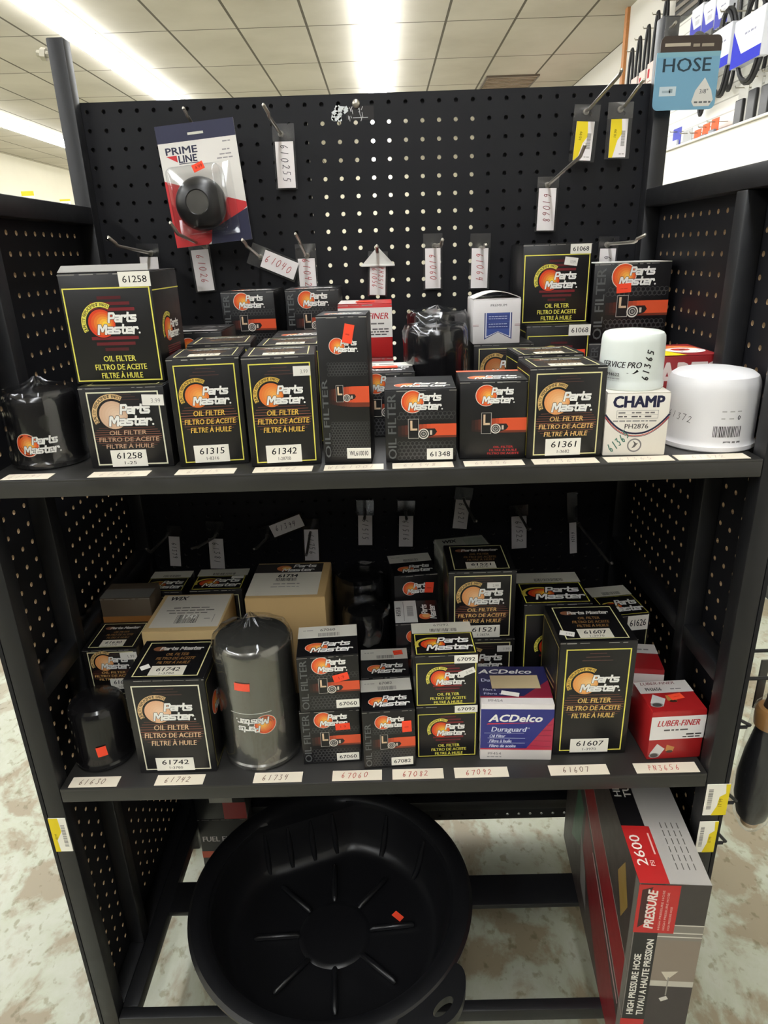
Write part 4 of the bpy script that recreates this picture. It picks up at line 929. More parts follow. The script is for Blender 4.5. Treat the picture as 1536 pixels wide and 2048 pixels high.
HL={'blank':'bent steel peg hook above the large open box at upper left','61026':'bent steel peg hook in front of the blister pack corner','61040':'bent steel peg hook holding the slanted tag reading 61040','61042':'bent steel peg hook right of the slanted tag on the upper pegboard',
'61060':'bent steel peg hook above the black film-wrapped filters','61068':'long bent steel peg hook above the top box of the back right stack','priceA':'long steel peg hook holding the left yellow price ticket at upper right','priceB':'steel peg hook holding the right yellow price ticket at upper right',
'prime':'steel peg hook through the slot of the blister pack','610255':'steel peg hook right of the blister pack near the pegboard top','six':'bent steel peg hook against the right upright above the tall dark box','lowA':'dark peg hook at far left behind the lower shelf boxes','61381':'dark peg hook above the tan barcoded carton','61394':'dark peg hook holding the slanted tag reading 61394',
'617':'dark peg hook crossing the tag behind the big brown carton','61521':'dark peg hook highest on the lower pegboard just under the top shelf','61522':'dark peg hook of the tilted tag right of the upper 61521 box','long':'long thin peg hook angled towards the right side over the lower shelf'}
for k,v in HK.items(): hook(HL[k],*v,mat=None if v[1]>-.2 else solid('dull_wire',(96,92,86),.45,metal=.6))
hook('steel peg hook pointing straight out above the red tag reading 61056',-.0084,.0010,1.05,-.0084,.0015,(-.0084,1.043,.0085))
hook('short steel peg hook above the white blue-pennant box',.1590,.0020,1.13,.1590,.0030,(.1600,1.124,.0062))
for lab,x,z in (('dark peg hook above the dark film-wrapped filters of the lower shelf',-.0465,-.446),('dark peg hook above the dark box with sideways lid print',.0285,-.449)): hook(lab,x,z,1.12,x,z+.001,(x,1.113,z+.008),solid('dull_wire',(60,58,56),.5,metal=.5))
def ticket(flip):
    def p(f):
        w,h=f.w,f.h; Y=(232,208,40)
        f.poly([(0,0),(w*.22,0),(w*.45,h*.45),(w*.7,h*.62),(w*.62,h),(0,h)],Y,1); f.barcode(w*.66,h*.3,w*.88,h*.7,(120,118,110),2,vert=True,seed=4); f.text('10.99',w*.36,h*.62,w*.14,(110,96,20),3,rot=84,bold=.02); f.smalltext(w*.6,h*.08,w*.3,h*.03,(150,146,136),2)
    return p
sleeve_tag('blank white tag in clear sleeve above the large open box',-.3775,-.0073,.0291,.0237,-1.7,'',RD,head=.02)
sleeve_tag('clear sleeve tag handwritten 61026 in red, hanging tilted',-.2925,-.0185,.0279,.0629,3,'61026',RD,head=.025)
sleeve_tag('clear sleeve tag handwritten 61040 in red, swung out sideways',-.1667,-.0137,.0561,.0270,-23.2,'61040',RD,horizontal=True,Y=1.157)
sleeve_tag('clear sleeve tag handwritten 61042 in red beside the slanted one',-.1235,-.0290,.0273,.0471,.7,'61042',RD)
sleeve_tag('clear sleeve tag handwritten PH2514 and 61056 in red under a white triangle',-.0097,-.0390,.0256,.0519,-2.6,'PH2514',RD,txt2='61056',head=.015)
sleeve_tag('clear sleeve tag handwritten 61060 above the black film-wrapped filters',.0802,-.0267,.0247,.0611,0,'61060',RD)
sleeve_tag('clear sleeve tag handwritten 61064 above the white blue-pennant box',.1557,-.0287,.0267,.0607,-.9,'61064',RD)
sleeve_tag('clear sleeve tag handwritten 61068, high on the right of the pegboard',.2592,.0552,.0271,.0609,-1,'61068',(130,40,50),head=.016)
sleeve_tag('yellow and white price ticket in clear sleeve, left of the pair at upper right',.3071,.1473,.0268,.0520,-3.2,'',RD,Y=1.150,paint=ticket(0),head=.022,extra=.006)
sleeve_tag('yellow and white price ticket in clear sleeve, right of the pair at upper right',.3589,.1494,.0255,.0513,-.2,'',RD,Y=1.150,paint=ticket(0),head=.022,extra=.006)
sleeve_tag('clear sleeve tag handwritten 610255 in black, top of the pegboard',-.1460,.1301,.0277,.0641,-.3,'610255',BK,head=.024)
sleeve_tag('clear sleeve tag starting with 6, half hidden by the tall dark box',.3614,-.0200,.0257,.030,-.9,'6',BK,head=.018)
sleeve_tag('small tag at far left behind the lower shelf boxes, writing scrawled',-.4080,-.5141,.0202,.0610,-4.7,'61379',BK)
sleeve_tag('small tag handwritten 61381 behind the lower shelf boxes',-.3297,-.5214,.0273,.0617,-2.8,'61381',BK,head=.035)
sleeve_tag('clear sleeve tag handwritten 61394 in black, swung up sideways',-.1920,-.4663,.0616,.0246,20.7,'61394',BK,horizontal=True,Y=1.157)
sleeve_tag('small tag crossed by a dark hook behind the big brown carton',-.1497,-.5092,.0263,.0636,-1.8,'61756',BK)
sleeve_tag('small tag handwritten 61515 above the dark film-wrapped filters of the lower shelf',-.0476,-.4823,.0261,.0595,-1.8,'61515',BK,head=.03)
sleeve_tag('small tag handwritten 61516 above the dark box with sideways lid print',.0282,-.4866,.0261,.0616,-1.8,'61516',BK,head=.03)
sleeve_tag('small tag handwritten 61521 hanging just below the top shelf',.1309,-.4555,.0264,.0570,-6,'61521',BK,head=.024)
sleeve_tag('small tag handwritten 61522 tilted on the lower back pegboard',.2390,-.4951,.0279,.0652,2.5,'61522',BK)
t=sleeve_tag('narrow turned tag under a white folded corner at the right of the lower pegboard',.3406,-.5097,.0131,.0627,5.1,'61626',BK,head=.06)
# white triangular plate on the middle hook
t=thing('hook_plate','white triangular plate on the middle peg hook above the red PH2514 tag','plate',(-.0084,1.16,-.0054))
m=MB(); m.add([(-.026,0,-.013),(.026,0,-.013),(0,0,.0145),(-.026,.001,-.013),(.026,.001,-.013),(0,.001,.0145)],[(0,1,2),(5,4,3),(0,3,4,1),(1,4,5,2),(2,5,3,0)],(214,214,208)); m.bbox(-.027,.027,-.002,.0005,-.0155,-.0125,.0006,(220,220,214)); m.build('plate',M_PLASTIC,t)

# ------------------------------------------------------------------ blister pack on the pegboard
def blister():
    t=thing('blister_pack','red white and navy blister card holding a black round knob, upper left of the pegboard','blister pack',(-.2643,1.121,.1031)); t.rotation_euler=(math.radians(-3),-math.radians(4.7),0)
    w,h=.1168,.1664
    m=MB(); m.bbox(-w/2,w/2,-.0004,.0004,-h/2,h/2,.0003,(226,222,214))
    f=flat(m,(-w/2,-.0004,-h/2),(1,0,0),(0,0,1),w,h); NV=(28,30,62)
    f.rect(0,h*.86,w,h,NV,1); f.rect(w*.40,h*.905,w*.60,h*.925,(206,204,190),2)
    f.poly([(0,0),(0,h*.56),(w*.5,h*.44),(w*.42,0)],(206,40,44),1); f.poly([(w*.5,h*.44),(w,h*.32),(w,h*.28),(w*.42,0)],(206,40,44),1); f.poly([(w*.46,0),(w*.50,h*.12),(w,h*.27),(w,0)],NV,2)
    f.text('PRIME',w*.28,h*.765,h*.055,NV,3,fit=w*.41,bold=.06); f.text('LINE',w*.345,h*.695,h*.055,NV,3,fit=w*.24,bold=.06); f.poly([(w*.08,h*.755),(w*.215,h*.755),(w*.215,h*.70)],(206,40,44),3); f.rect(w*.23,h*.682,w*.48,h*.688,NV,3)
    for i,(a,b) in enumerate(((.10,.82),(.12,.755),(.16,.72),(.2,.69))): f.smalltext(w*.92,h*b,w*a,h*.013,(150,146,146),3,al='r',seed=i)
    m.build('backing_card',M_CARD,t)
    # domed knob with hollow face
    m=MB(); R=.0375; m.lathe([(R*.55,-.001),(R*.86,.004),(R,.012),(R*.98,.02),(R*.86,.03),(R*.62,.037),(R*.46,.0385),(R*.42,.037),(R*.22,.0345),(R*.02,.034)],56,(22,22,23))
    m.v=[(-.006+a,-.001-c,-.028+b) for a,b,c in m.v]; m.build('knob',M_PLASTIC,t,smooth=40)
    m=MB(); m.lathe([(R*.43,.0372),(R*.3,.0362),(R*.02,.0358)],40,(170,184,196)); m.v=[(-.006+a,-.001-c,-.028+b) for a,b,c in m.v]; m.build('knob_reflection',M_GUN,t,smooth=40)  # added disc standing for the bluish reflection in the knob's centre
    m=MB(); m.bbox(-.046,.034,-.043,-.0008,-.070,.022,.010,seg=3); m.bbox(-.050,.044,-.006,-.0006,-.074,.028,.0025,seg=2); m.build('clear_bubble',M_BLISTER,t,smooth=40)
    m=MB(); c,s=math.cos(.3),math.sin(.3)
    pts=[(-.0085,-.005),(.0085,-.005),(.0085,.005),(-.0085,.005)]
    m.add([(.0055+a*c-b*s,-.0438,.0165+a*s+b*c) for a,b in pts]+[(.0055+a*c-b*s,-.0434,.0165+a*s+b*c) for a,b in pts],[(0,1,2,3),(7,6,5,4),(0,4,5,1),(1,5,6,2),(2,6,7,3),(3,7,4,0)],FLUO)
    f=flat(m,(.0055-.0085*c+.005*s,-.0438,.0165-.0085*s-.005*c),(c,0,s),(-s,0,c),.017,.01); f.text('4.99',.009,.003,.004,(150,40,30),1,fit=.011,bold=.02); m.build('price_sticker',M_STICK,t)
blister()

# ------------------------------------------------------------------ HOSE card at the right upright
def hose_card():
    t=thing('hanging_card','blue hang card reading HOSE with dark header on the right upright','hang card',(.4325,1.132,.181))
    w,h=.0905,.089
    m=MB(); n=8; r=.008
    def rr(x0,x1,z0,z1,col,y,L,lo=True,hi=True):
        p=[]
        for cx,cz,a0,on in ((x1-r,z0+r,-90,lo),(x1-r,z1-r,0,hi),(x0+r,z1-r,90,hi),(x0+r,z0+r,180,lo)):
            if on: p+=[(cx+r*math.cos(math.radians(a0+90*i/6)),cz+r*math.sin(math.radians(a0+90*i/6))) for i in range(7)]
            else: p.append({-90:(x1,z0),0:(x1,z1),90:(x0,z1),180:(x0,z0)}[a0])
        k=len(p); m.add([(a,y-L,b) for a,b in p]+[(a,y,b) for a,b in p],[tuple(range(k)),tuple(reversed(range(k,2*k)))]+[(i,k+i,k+(i+1)%k,(i+1)%k) for i in range(k)],col)
    rr(-.034,.0565,0,.072,(112,158,182),0,.0012,True,False); rr(-.030,.0565,.0722,.092,(62,52,46),0,.0012,False,True)
    f=flat(m,(-.034,-.0012,0),(1,0,0),(0,0,1),w,h)
    f.rect(.001,.066,.089,.072,(124,168,180),1); f.text('HOSE',.043,.048,.0165,(36,56,66),2,fit=.070,bold=.03)
    f.rect(.008,.018,.032,.030,(186,200,204),2); f.smalltext(.012,.022,.012,.004,(150,166,172),3); f.rect(.022,.022,.027,.027,(130,146,152),3)
    f.poly([(.056,.010),(.060,.004),(.082,.004),(.087,.012),(.083,.024),(.072,.040),(.060,.024)],(206,204,196),2); f.text('3/8"',.072,.020,.0055,(80,84,86),3,bold=.02); f.smalltext(.060,.008,.024,.003,(90,92,92),3)
    f.rect(.010,.079,.046,.083,(176,166,146),2); f.smalltext(.05,.078,.03,.005,(150,140,122),2)
    m.build('card',M_PLASTIC,t)
    m=MB(); m.box(-.026,.054,.0002,.0006,.090,.115); m.build('clear_header',M_FILM,t)
    m=MB(); m.tube([(-.014,.0145,.105),(-.014,.004,.105),(-.014,-.006,.107)],.002,8); m.build('hanging_pin',M_WIRE,t)
hose_card()

# ------------------------------------------------------------------ bottom bay
def drain_pan():
    t=thing('drain_pan','large round black plastic oil drain pan with orange sticker lying in the bottom bay','drain pan',(-.117,.832,-1.110))
    n=96; th0=math.radians(110)
    def chord(d,an):
        c=math.cos(an-th0); return d/c if c>.25 else 9
    m=MB()
    # outer wall and rim
    prof=[(.150,.0),(.178,.003),(.186,.02),(.204,.080),(.212,.094),(.228,.098),(.234,.103),(.235,.110),(.230,.115),(.220,.1165),(.210,.1135),(.204,.108)]
    inner=[(.200,.100,.176),(.190,.060,.168),(.180,.028,.160),(.172,.018,.152),(.160,.013,.142),(.10,.010,.10),(.062,.009,.062),(.057,.012,.057),(.053,.012,.053),(.03,.012,.03),(.002,.0125,.002)]
    rings=[]
    for r,z in prof: rings.append([(r*math.cos(2*math.pi*k/n),r*math.sin(2*math.pi*k/n),z) for k in range(n)])
    shelf_in=[(.206,.104,.186)]
    for r,z,d in shelf_in+inner:
        ring=[]
        for k in range(n):
            an=2*math.pi*k/n; q=min(r,chord(d,an)); ring.append((q*math.cos(an),q*math.sin(an),z))
        rings.append(ring)
    V=[p for rg in rings for p in rg]; F=[]
    for i in range(len(rings)-1):
        for k in range(n):
            k2=(k+1)%n; F.append((i*n+k,i*n+k2,(i+1)*n+k2,(i+1)*n+k))
    F.append(tuple(reversed(range(n)))); F.append(tuple(range((len(rings)-1)*n,len(rings)*n)))
    m.add(V,F); m.build('pan_body',M_PAN,t,smooth=32)
    # radial ribs on the floor and wall ribs
    for k in range(8):
        an=math.radians(4+45*k); m=MB(); a,b=.062,.137
        c,s=math.cos(an),math.sin(an)
        P=[(a*c,a*s,.0115),((a+.004)*c,(a+.004)*s,.0145),((b-.004)*c,(b-.004)*s,.0165),(b*c,b*s,.0145)]
        m.tube(P,[.0035,.005,.005,.0035],8); m.build('floor_rib',M_PAN,t,smooth=50)
    for k,off in enumerate((-.082,-.038,.006,.05)):
        m=MB(); dx,dy=math.cos(th0),math.sin(th0); ex,ey=dy,-dx
        P=[(dx*d+ex*off,dy*d+ey*off,z) for d,z in ((.154,.017),(.162,.03),(.169,.062),(.176,.096))]
        m.tube(P,[.004,.006,.006,.003],8); m.build('wall_rib',M_PAN,t,smooth=50)
    for an in (35,62):
        m=MB(); c,s=math.cos(math.radians(an)),math.sin(math.radians(an))
        m.tube([(.170*c,.170*s,.02),(.182*c,.182*s,.035),(.19*c,.19*s,.062),(.199*c,.199*s,.096)],[.004,.006,.006,.003],8); m.build('wall_rib',M_PAN,t,smooth=50)
    # carrying ear with a hole at the front right
    m=MB(); ca=math.radians(-48); ux,uy=math.cos(ca),math.sin(ca); vx,vy=-uy,ux
    out=[]; inn=[]
    nn=32
    for i in range(nn):
        q=2*math.pi*i/nn; o_r=(.243+.034*math.cos(q),.060*math.sin(q)*(1-.3*math.cos(q))); i_r=(.257+.008*math.cos(q),.019*math.sin(q)); out.append(o_r); inn.append(i_r)
    def W(p,z): return (ux*p[0]+vx*p[1],uy*p[0]+vy*p[1],z)
    V=[W(p,.112) for p in out]+[W(p,.1125) for p in inn]+[W(p,.094) for p in out]+[W(p,.098) for p in inn]
    F=[]
    for i in range(nn):
        j=(i+1)%nn; F+= [(i,j,nn+j,nn+i),(2*nn+j,2*nn+i,3*nn+i,3*nn+j),(j,i,2*nn+i,2*nn+j),(nn+i,nn+j,3*nn+j,3*nn+i)]
    m.add(V,F); m.build('carry_ear',M_PAN,t,smooth=30)
    m=MB(); c,s=math.cos(-.75),math.sin(-.75); x,y=.110,.028
    pts=[(-.0095,-.0055),(.0095,-.0055),(.0095,.0055),(-.0095,.0055)]
    m.add([(x+a*c-b*s,y+a*s+b*c,.0132) for a,b in pts]+[(x+a*c-b*s,y+a*s+b*c,.0125) for a,b in pts],[(0,1,2,3),(7,6,5,4),(0,4,5,1),(1,5,6,2),(2,6,7,3),(3,7,4,0)],FLUO); m.build('price_sticker',M_STICK,t)
drain_pan()

def hose_box():
    w,h,d=.089,.354,.41
    def fr(f):
        G=(120,112,102)
        f.rect(w*.02,0,w*.36,h,(22,20,22),1)
        f.rect(w*.36,h*.80,w,h,(60,54,52),1); f.rect(w*.36,h*.50,w,h*.72,(136,122,108),1); f.rect(w*.36,0,w,h*.47,(58,50,50),1); f.rect(w*.36,h*.47,w,h*.5,(190,184,170),1.5)
        f.rect(w*.36,h*.72,w,h*.80,(130,124,114),1); f.rect(w*.36,h*.755,w,h*.76,(216,210,196),2); f.rect(w*.36,h*.795,w,h*.80,(206,200,186),2); f.rect(w*.36,h*.735,w,h*.74,(216,210,196),2)
        f.poly([(w*.5,h*.55),(w*.6,h*.505),(w*.75,h*.555)],(206,196,176),2.5); f.line([(w*.62,h*.52),(w*.62,h*.42)],w*.02,(150,144,134),2.5); f.rot(w*.6,h*.40,w*.12,h*.02,30,(206,200,190),2.5)
        f.rect(w*.0,h*.755,w*.58,h*.995,(190,34,34),3); f.poly([(w*.05,h*.78),(w*.05,h*.97),(w*.2,h*.985),(w*.16,h*.95),(w*.14,h*.8)],(60,18,18),4)
        f.text('PRESSURE',w*.27,h*.775,w*.13,(236,224,214),5,fit=h*.19,al='l',rot=90,shear=.2,bold=.07)
        for i in range(3): f.text('HIGH PRESSURE HOSE',w*(.37+.07*i),h*.77,w*.03,(226,190,180),5,fit=h*(.2,.19,.12)[i],al='l',rot=90)
        f.text('HIGH PRESSURE HOSE',w*.17,h*.30,w*.095,(232,228,216),4,fit=h*.34,al='l',rot=90,bold=.06); f.text('TUYAU A HAUTE PRESSION',w*.32,h*.30,w*.095,(232,228,216),4,fit=h*.42,al='l',rot=90,bold=.06)
        f.rect(0,h*.20,w*.36,h*.275,(190,34,34),3)
    def tp(f):
        f.rect(0,0,w,d,(172,168,162),1); f.rect(0,.09,w*.36,d,(20,18,20),2); f.rect(0,0,w*.42,.092,(186,36,36),2.5)
        f.text('2600',w*.21,.026,w*.15,(236,226,216),4,fit=.05,al='l',rot=90,bold=.02); f.text('PSI',w*.31,.026,w*.06,(236,210,200),4,al='l',rot=90); f.rect(w*.35,.045,w*.375,.08,(226,180,170),4)
        f.text('HIGH PRESSURE HOSE',w*.16,.145,w*.11,(232,228,216),4,fit=.185,al='l',rot=90,bold=.05); f.text('TUYAU A HAUTE PRESSION',w*.32,.145,w*.11,(232,228,216),4,fit=.235,al='l',rot=90,bold=.05)
        for i in range(4):
            for j in range(6): f.rect(w*.60+w*.085*i,.022+.0135*j,w*.615+w*.085*i,.032+.0135*j,(96,92,88),3)
    def lf(f):
        # u runs from the back of the box to its front
        W_,H_=f.w,f.h
        f.rect(0,0,W_,H_,(66,56,52),1)
        f.poly([(0,H_*.98),(W_,H_*.55),(W_,H_*.30),(0,H_*.80)],(140,26,32),2); f.poly([(W_*.35,H_*.60),(W_,H_*.18),(W_,0),(W_*.75,0),(W_*.35,H_*.35)],(120,26,32),2)
        f.line([(0,H_*.8),(W_,H_*.30)],.004,(170,150,144),3); f.line([(0,H_*.98),(W_,H_*.55)],.003,(150,140,134),3)
        f.poly([(W_*.15,H_*.2),(W_*.3,H_*.3),(W_*.32,H_*.55),(W_*.2,H_*.6)],(70,110,84),3); f.poly([(W_*.02,H_*.5),(W_*.1,H_*.45),(W_*.1,H_*.62),(W_*.03,H_*.66)],(150,120,60),3)
        f.poly([(W_*.8,H_*.8),(W_*.88,H_*.66),(W_*.93,H_*.78),(W_*.86,H_*.92)],(150,120,60),3); f.poly([(W_*.3,H_*.4),(W_*.42,H_*.28),(W_*.48,H_*.1),(W_*.36,H_*.14)],(130,126,122),3)
        f.line([(W_*.5,H_*.5),(W_*.95,H_*.28)],.006,(190,150,150),4); f.rect(W_*.965,H_*.0,W_,H_,(120,116,108),3)
        f.rect(0,H_*.5,W_*.04,H_,(170,168,162),4)
    t=carton('tall grey black and red pressure hose box standing at the right of the bottom bay',.3025,.63,-1.110,-4.0,w,d,h,fr,tp,left=lf,col=(110,104,98),name='pressure_hose_box',edge=False)
    m=MB(); m.tube([(.006,.06,h),(.006,.065,h+.016),(.006,.085,h+.026),(.006,.12,h+.028),(.006,.15,h+.024),(.006,.165,h+.012),(.006,.168,h)],.0075,10); m.build('carry_handle',M_BLACKTEX,t,smooth=50)
hose_box()
carton('dark oil filter box on the floor at the back left of the bottom bay',-.4205,1.083,FZ,0,.10,.062,.150,lambda f:(f.rect(0,f.h*.30,f.w,f.h*.42,(176,74,50),1),f.text('FUEL FILTER',f.w*.5,f.h*.6,f.h*.09,(190,184,184),2,fit=f.w*.9,bold=.04)),None)
carton("dark and red filter box topping another at the back left of the bottom bay",-.4205,1.083,FZ+.1506,0,.105,.062,.072,lambda f:(f.rect(f.w*.55,0,f.w,f.h*.6,(150,26,30),1),f.rect(f.w*.3,f.h*.6,f.w*.75,f.h,(170,168,156),2)),None)

# ------------------------------------------------------------------ things hanging outside the right side panel
def outer_hook(lab,x,y,z,ln,up):
    t=thing('display_hook',lab,'hook',(x,y,z))
    m=MB(); m.tube([(0,0,0),(ln,0,0),(ln+.004,-.0005,.003),(ln*.1,-.001,up),(0,-.001,up+.003)],.0024,8); m.build('wire',M_BWIRE,t,smooth=50); return t
outer_hook('black triangular wire hook end on the right side panel beside the front red box',XR1+.006,.735,-.603,.026,.02)
outer_hook('black triangular wire hook end on the right side panel below the lower shelf',XR1+.006,.735,-.732,.028,.032)
outer_hook('black triangular wire hook end on the right side panel, lowest of three',XR1+.006,.735,-.806,.024,.034)
def long_hook(lab,z,y): 
    t=thing('display_hook',lab,'hook',(XR1+.0055,y,z)); m=MB(); m.tube([(0,0,0),(.15,0,0),(.156,0,.004),(.158,0,.014)],.0026,8); m.build('wire',M_BWIRE,t,smooth=50)
    m=MB(); m.tube([(0,0,-.004),(.0015,0,-.004)],.006,10); m.build('backing_clip',M_BWIRE,t)
long_hook('long black wire hook carrying the clear bag of scrapers outside the right panel',-.528,.80)
long_hook('long black wire hook carrying the wooden brush outside the right panel',-.548,.765)
def brush():
    t=thing('bagged_brush','dark teardrop brush with tan ferrule in a clear bag hanging outside the right panel','brush',(.512,.76,-.795))
    m=MB(); m.lathe([(.004,0),(.010,.004),(.020,.018),(.027,.05),(.028,.085),(.024,.125),(.017,.165),(.014,.175)],40,(34,36,42)); m.build('bristles',M_BLACKTEX,t,smooth=50)
    m=MB(); m.lathe([(.016,.172),(.020,.174),(.021,.182),(.021,.198),(.018,.203),(.012,.204)],40,(170,124,74)); m.build('ferrule',M_PLASTIC,t,smooth=40)
    m=MB(); m.lathe([(.012,.204),(.010,.215),(.010,.222),(.004,.228)],24,(60,50,44)); m.build('handle_stub',M_PLASTIC,t,smooth=50)
    m=MB(); m.lathe([(.002,-.012),(.012,-.006),(.022,.014),(.030,.05),(.031,.10),(.027,.15),(.023,.19),(.020,.205),(.006,.226)],32,(200,200,190),rf=lambda r,z,a:r*(1+.05*math.sin(5*a+z*40))); m.build('clear_bag',M_WRAP,t,smooth=50)
    m=MB(); m.lathe([(.002,-.003),(.0115,.0),(.013,.006),(.0105,.009)],24,(196,164,124)); m.build('tan_tip',M_PLASTIC,t,smooth=50)
brush()
def scrapers():
    t=thing('bagged_scraper','black flat strips in a clear bag hanging outside the right panel','scraper',(.50,.80,-.625))
    m=MB()
    for i,(a,b) in enumerate(((-.028,.0),(-.008,.006),(.012,-.004))):
        m.bbox(a-.006,a+.006,b-.0015,b+.0015,.005,.085,.0012)
    m.build('strips',M_BLACKTEX,t)
    m=MB(); m.bbox(-.040,.030,-.009,.010,0,.094,.004); m.build('clear_bag',M_WRAP,t)
scrapers()

# ------------------------------------------------------------------ display wall and low partition on the right
slab('wall_slatwall',2.135,2.16,1.5,5.75,-.6,1.87,M_SLAT)
t=thing('partition','white laminate low gondola partition beyond the right side panel','partition',(1.42,2.6,FZ))
m=MB(); m.bbox(-.03,.03,-1.3,1.4,.08,H+.415,.004); m.build('panel',M_WHITE,t)
m=MB(); m.bbox(-.04,.04,-1.3,1.4,H+.415,H+.425,.003); m.build('top_cap',M_WHITE,t)
m=MB(); m.bbox(-.035,.035,-1.29,1.39,0,.08,.003); m.build('kick_plate',M_STEEL,t)
t=thing('wall_louvre','dark slatted louvre high on the white display wall','louvre',(2.13,5.40,1.44))
m=MB(); m.bbox(-.012,.004,-.42,.34,0,.45,.003,(70,66,60)); m.build('frame',M_STEEL,t)
m=MB()
for i in range(8): m.box(-.02,-.012,-.40,.32,.03+i*.052,.055+i*.052)
m.build('slats',solid('louvre_grey',(120,112,102),.5),t)

WALLX=2.135
def belt_pack(lab,y,z,w,hl,hs,sl,col,group=None,loops=2,dx=.07):
    """rubber belts hung on a wall hook, banded by a printed card sleeve"""
    t=thing('belt_package',lab,'drive belt',(WALLX-dx,y,z),0,group)
    for j in range(loops):
        m=MB(); n=28; x=-.012*j; ww=w*(.5-.06*j); q=hl*(.5-.03*j)
        P=[(x+.004*math.sin(3*i/n*6.28),ww*math.cos(2*math.pi*i/n),q*math.sin(2*math.pi*i/n)-.0) for i in range(n+1)]
        m.tube(P,.011,6,cap=False); m.build('belt',M_BLACKTEX,t,smooth=50)
    m=MB(); m.bbox(-.034,.016,-w*.56,w*.56,-hs/2+sl,hs/2+sl,.006,(232,234,242))
    f=flat(m,(-.034,w*.56,-hs/2+sl),(0,-1,0),(0,0,1),w*1.12,hs)
    if col: f.rect(0,0,f.w,hs*.24,col,1); f.poly([(0,hs*.24),(f.w*.35,hs*.24),(0,hs*.8)],col,1); f.smalltext(f.w*.4,hs*.6,f.w*.4,hs*.06,(150,150,170),2); f.rect(f.w*.45,hs*.35,f.w*.8,hs*.5,(206,206,214),2)
    m.build('card_sleeve',M_PAPER,t)
    m=MB(); m.tube([(dx,0,hl/2-.016),(-.05,0,hl/2-.016),(-.054,0,hl/2-.006)],.004,8); m.build('wall_hook',M_WIRE,t)
BLU=(44,52,190); RDC=(176,40,50)
for y,z,lab in ((5.02,.93,'bare black belt loop low on the wall just right of the HOSE card'),(4.66,1.0,'bare black belt loop between the two nearest white and blue sleeves'),(4.30,.98,'bare black belt loop at the middle height near the picture edge')):
    t=thing('drive_belt',lab,'drive belt',(WALLX-.05,y,z),0,'bare belt loops on the display wall')
    m=MB(); n=30; m.tube([(.002*math.sin(9*i_/n),.05*math.cos(2*math.pi*i_/n),.16*math.sin(2*math.pi*i_/n)) for i_ in range(n+1)],.011,6,cap=False); m.build('belt',M_BLACKTEX,t,smooth=50)
    m=MB(); m.tube([(.05,0,.148),(-.025,0,.148),(-.029,0,.158)],.004,8); m.build('wall_hook',M_WIRE,t)
rowB='large drive belts in white and blue sleeves'
for i,(y,z,w,hl,hs,sl,lab) in enumerate((
  (4.86,1.0,.30,.36,.20,-.03,'large black belt in white and blue sleeve, just right of the HOSE card'),
  (4.45,.985,.22,.42,.20,.02,'black belt in white sleeve with blue edge, second from the HOSE card'),
  (4.13,.975,.28,.40,.22,.0,'large black belt in white and blue sleeve at the right picture edge'),
  (5.30,1.03,.2,.36,.2,0,'black belt in white and blue sleeve half hidden by the HOSE card'))):
    belt_pack(lab,y,z,w,hl,hs,sl,BLU,rowB,dx=.19)
rowA='belts hung along the top of the display wall'
for i,(y,z,lab) in enumerate(((5.12,1.31,'slim black belt with blue sleeve at the top, nearest the slatted louvre'),(4.94,1.29,'black belt with blue and white sleeve at the top, above the HOSE card'),(4.76,1.27,'black belt with blue sleeve at the top, right of the HOSE card'))):
    belt_pack(lab,y,z,.15,.30,.16,0,BLU,rowA)
for i,(y,z,lab) in enumerate(((4.56,1.26,'bare black belt loop at the top, leftmost of three hanging side by side'),(4.38,1.25,'bare black belt loop at the top, middle of three hanging side by side'),(4.20,1.24,'bare black belt loop at the top, rightmost of three at picture edge'))):
    t=thing('drive_belt',lab,'drive belt',(WALLX-.06,y,z),0,'bare belt loops on the display wall')
    m=MB(); n=30; m.tube([(.003*math.sin(9*i_/n),.055*math.cos(2*math.pi*i_/n),.17*math.sin(2*math.pi*i_/n)) for i_ in range(n+1)],.010,6,cap=False); m.build('belt',M_BLACKTEX,t,smooth=50)
    m=MB(); m.tube([(.06,0,.158),(-.03,0,.158),(-.034,0,.168)],.004,8); m.build('wall_hook',M_WIRE,t)
def small_pack(lab,y,z,w,h,body,head,group):
    t=thing('hanging_package',lab,'package',(WALLX-.075,y,z),0,group)
    m=MB(); m.bbox(-.002,.002,-w/2,w/2,-h/2,h/2,.0015,head); m.build('card',M_PAPER,t)
    m=MB(); m.bbox(-.022,-.002,-w*.4,w*.4,-h*.42,h*.18,.006,body); m.build('goods',M_PLASTIC,t)
    m=MB(); m.tube([(.075,0,h*.4),(-.05,0,h*.4),(-.054,0,h*.4+.01)],.003,8); m.build('wall_hook',M_WIRE,t)
for y,z,lab in ((4.40,.70,'black blister package low on the white display wall, left of three'),(4.26,.725,'black blister package low on the white display wall, middle of three'),(4.12,.72,'black blister package low on the white display wall, right of three')):
    small_pack(lab,y,z,.11,.26,(26,24,26),(214,212,206),'black blister packages on the display wall')
for y,z,lab in ((4.72,.61,'grey small package with orange foot on the display wall, nearest the black ones'),(4.84,.60,'grey small package with orange foot on the display wall, middle of three'),(4.96,.585,'grey small package with orange foot on the display wall, farthest of three')):
    small_pack(lab,y,z,.10,.19,(120,124,134),(236,110,70),'small grey packages on the display wall')
for y,z,lab,c in ((5.30,.62,'white and blue small package far along the display wall',(90,96,190)),(5.12,.585,'grey small package far along the display wall',(190,190,190))):
    small_pack(lab,y,z,.14,.24,(214,216,222),c,'far small packages on the display wall')
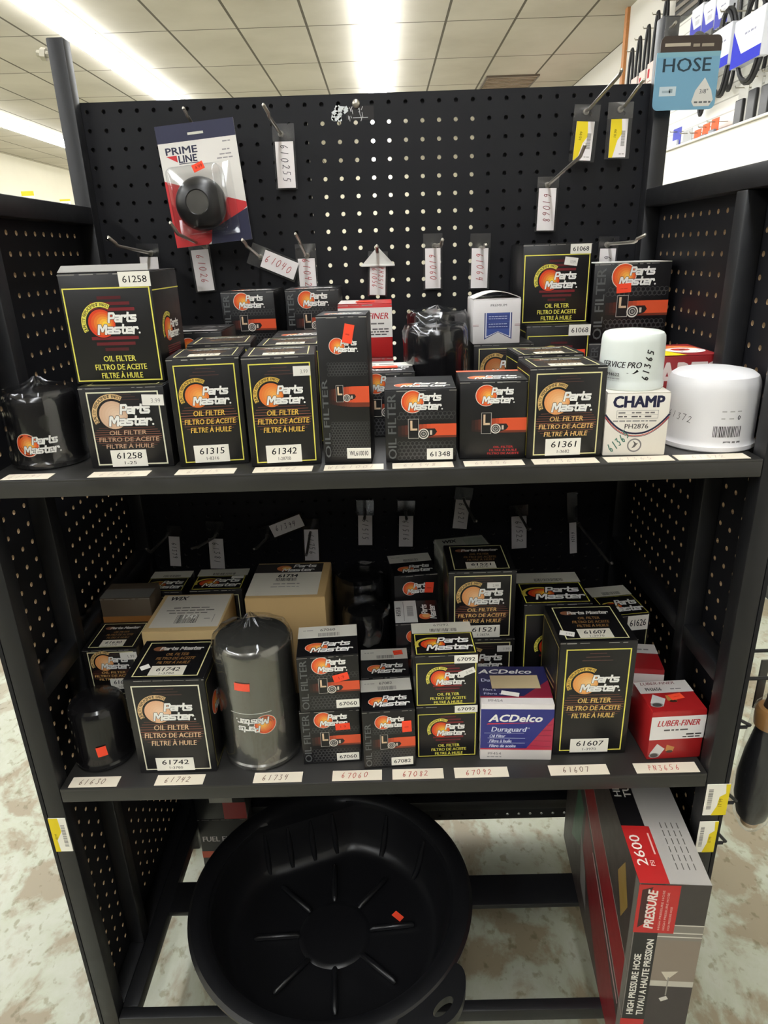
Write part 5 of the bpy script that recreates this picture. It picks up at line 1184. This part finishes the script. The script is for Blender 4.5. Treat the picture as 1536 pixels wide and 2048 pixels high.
# smaller belts on the far stretch of wall
for i,(y,z) in enumerate(((6.55,1.30),(6.38,1.32),(6.20,1.33),(6.02,1.35),(5.86,1.37))):
    lab=('black belt with red and white card next to the wooden corner trim','second black belt with red card from the wooden corner trim','third black belt with red card from the wooden corner trim','fourth black belt with red card from the wooden corner trim','tallest black belt with red card, farthest from the wooden corner trim')[i]
    t=thing('belt_package',lab,'drive belt',(2.16-.06,y,z),0,'belts with red cards on the far wall')
    m=MB(); n=26; hl=.20+.02*i; m.tube([(0,.045*math.cos(2*math.pi*k/n),hl*math.sin(2*math.pi*k/n)) for k in range(n+1)],.012,6,cap=False); m.build('belt',M_BLACKTEX,t,smooth=50)
    m=MB(); m.bbox(-.022,.016,-.07,.07,-.26,-.06,.004,(226,206,200)); f=flat(m,(-.022,.07,-.26),(0,-1,0),(0,0,1),.14,.2); f.rect(0,0,.14,.05,RDC,1); f.rect(.02,.1,.06,.16,RDC,1); f.smalltext(.03,.07,.08,.012,(150,120,116),2); m.build('card_sleeve',M_PAPER,t)
    m=MB(); m.tube([(.06,0,hl-.018),(-.04,0,hl-.018),(-.045,0,hl-.006)],.004,8); m.build('wall_hook',M_WIRE,t)
t=thing('red_sign','long red sign board on the far right wall beyond the trim','sign',(2.44,8.9,1.10))
m=MB(); m.bbox(-.03,.01,-1.0,2.2,0,.32,.006,(176,28,40)); m.build('board',M_PLASTIC,t)

# ------------------------------------------------------------------ far aisle on the left
t=thing('gondola','low white gondola shelf unit in the far left aisle','shelf unit',(-2.55,4.6,FZ))
m=MB(); m.bbox(-.9,1.1,-.02,.02,.1,H+.329,.004); m.build('back_panel',M_WHITE,t)
for zz in (.12,.5,.85,1.2):
    m=MB(); m.bbox(-.9,1.1,-.40,-.02,zz,zz+.03,.004); m.build('shelf',M_WHITE,t)
m=MB(); m.bbox(-.9,1.1,-.38,.02,0,.1,.004); m.build('kick_plate',M_STEEL,t)
for x,z,w,h,lab in ((-2.178,.34,.078,.088,'white price card with yellow header on the far gondola top, left one'),(-1.955,.33,.066,.036,'small yellow topped price card on the far gondola top, beside the post')):
    t=thing('price_card',lab,'sign card',(x,4.595,.3295))
    m=MB(); m.bbox(-w/2,w/2,-.002,.002,0,h,.001,(234,232,222)); f=flat(m,(-w/2,-.002,0),(1,0,0),(0,0,1),w,h); f.rect(0,h*.7,w,h,(230,200,50),1); f.smalltext(w*.2,h*.3,w*.6,h*.15,(150,150,150),2); m.build('card',M_PAPER,t)
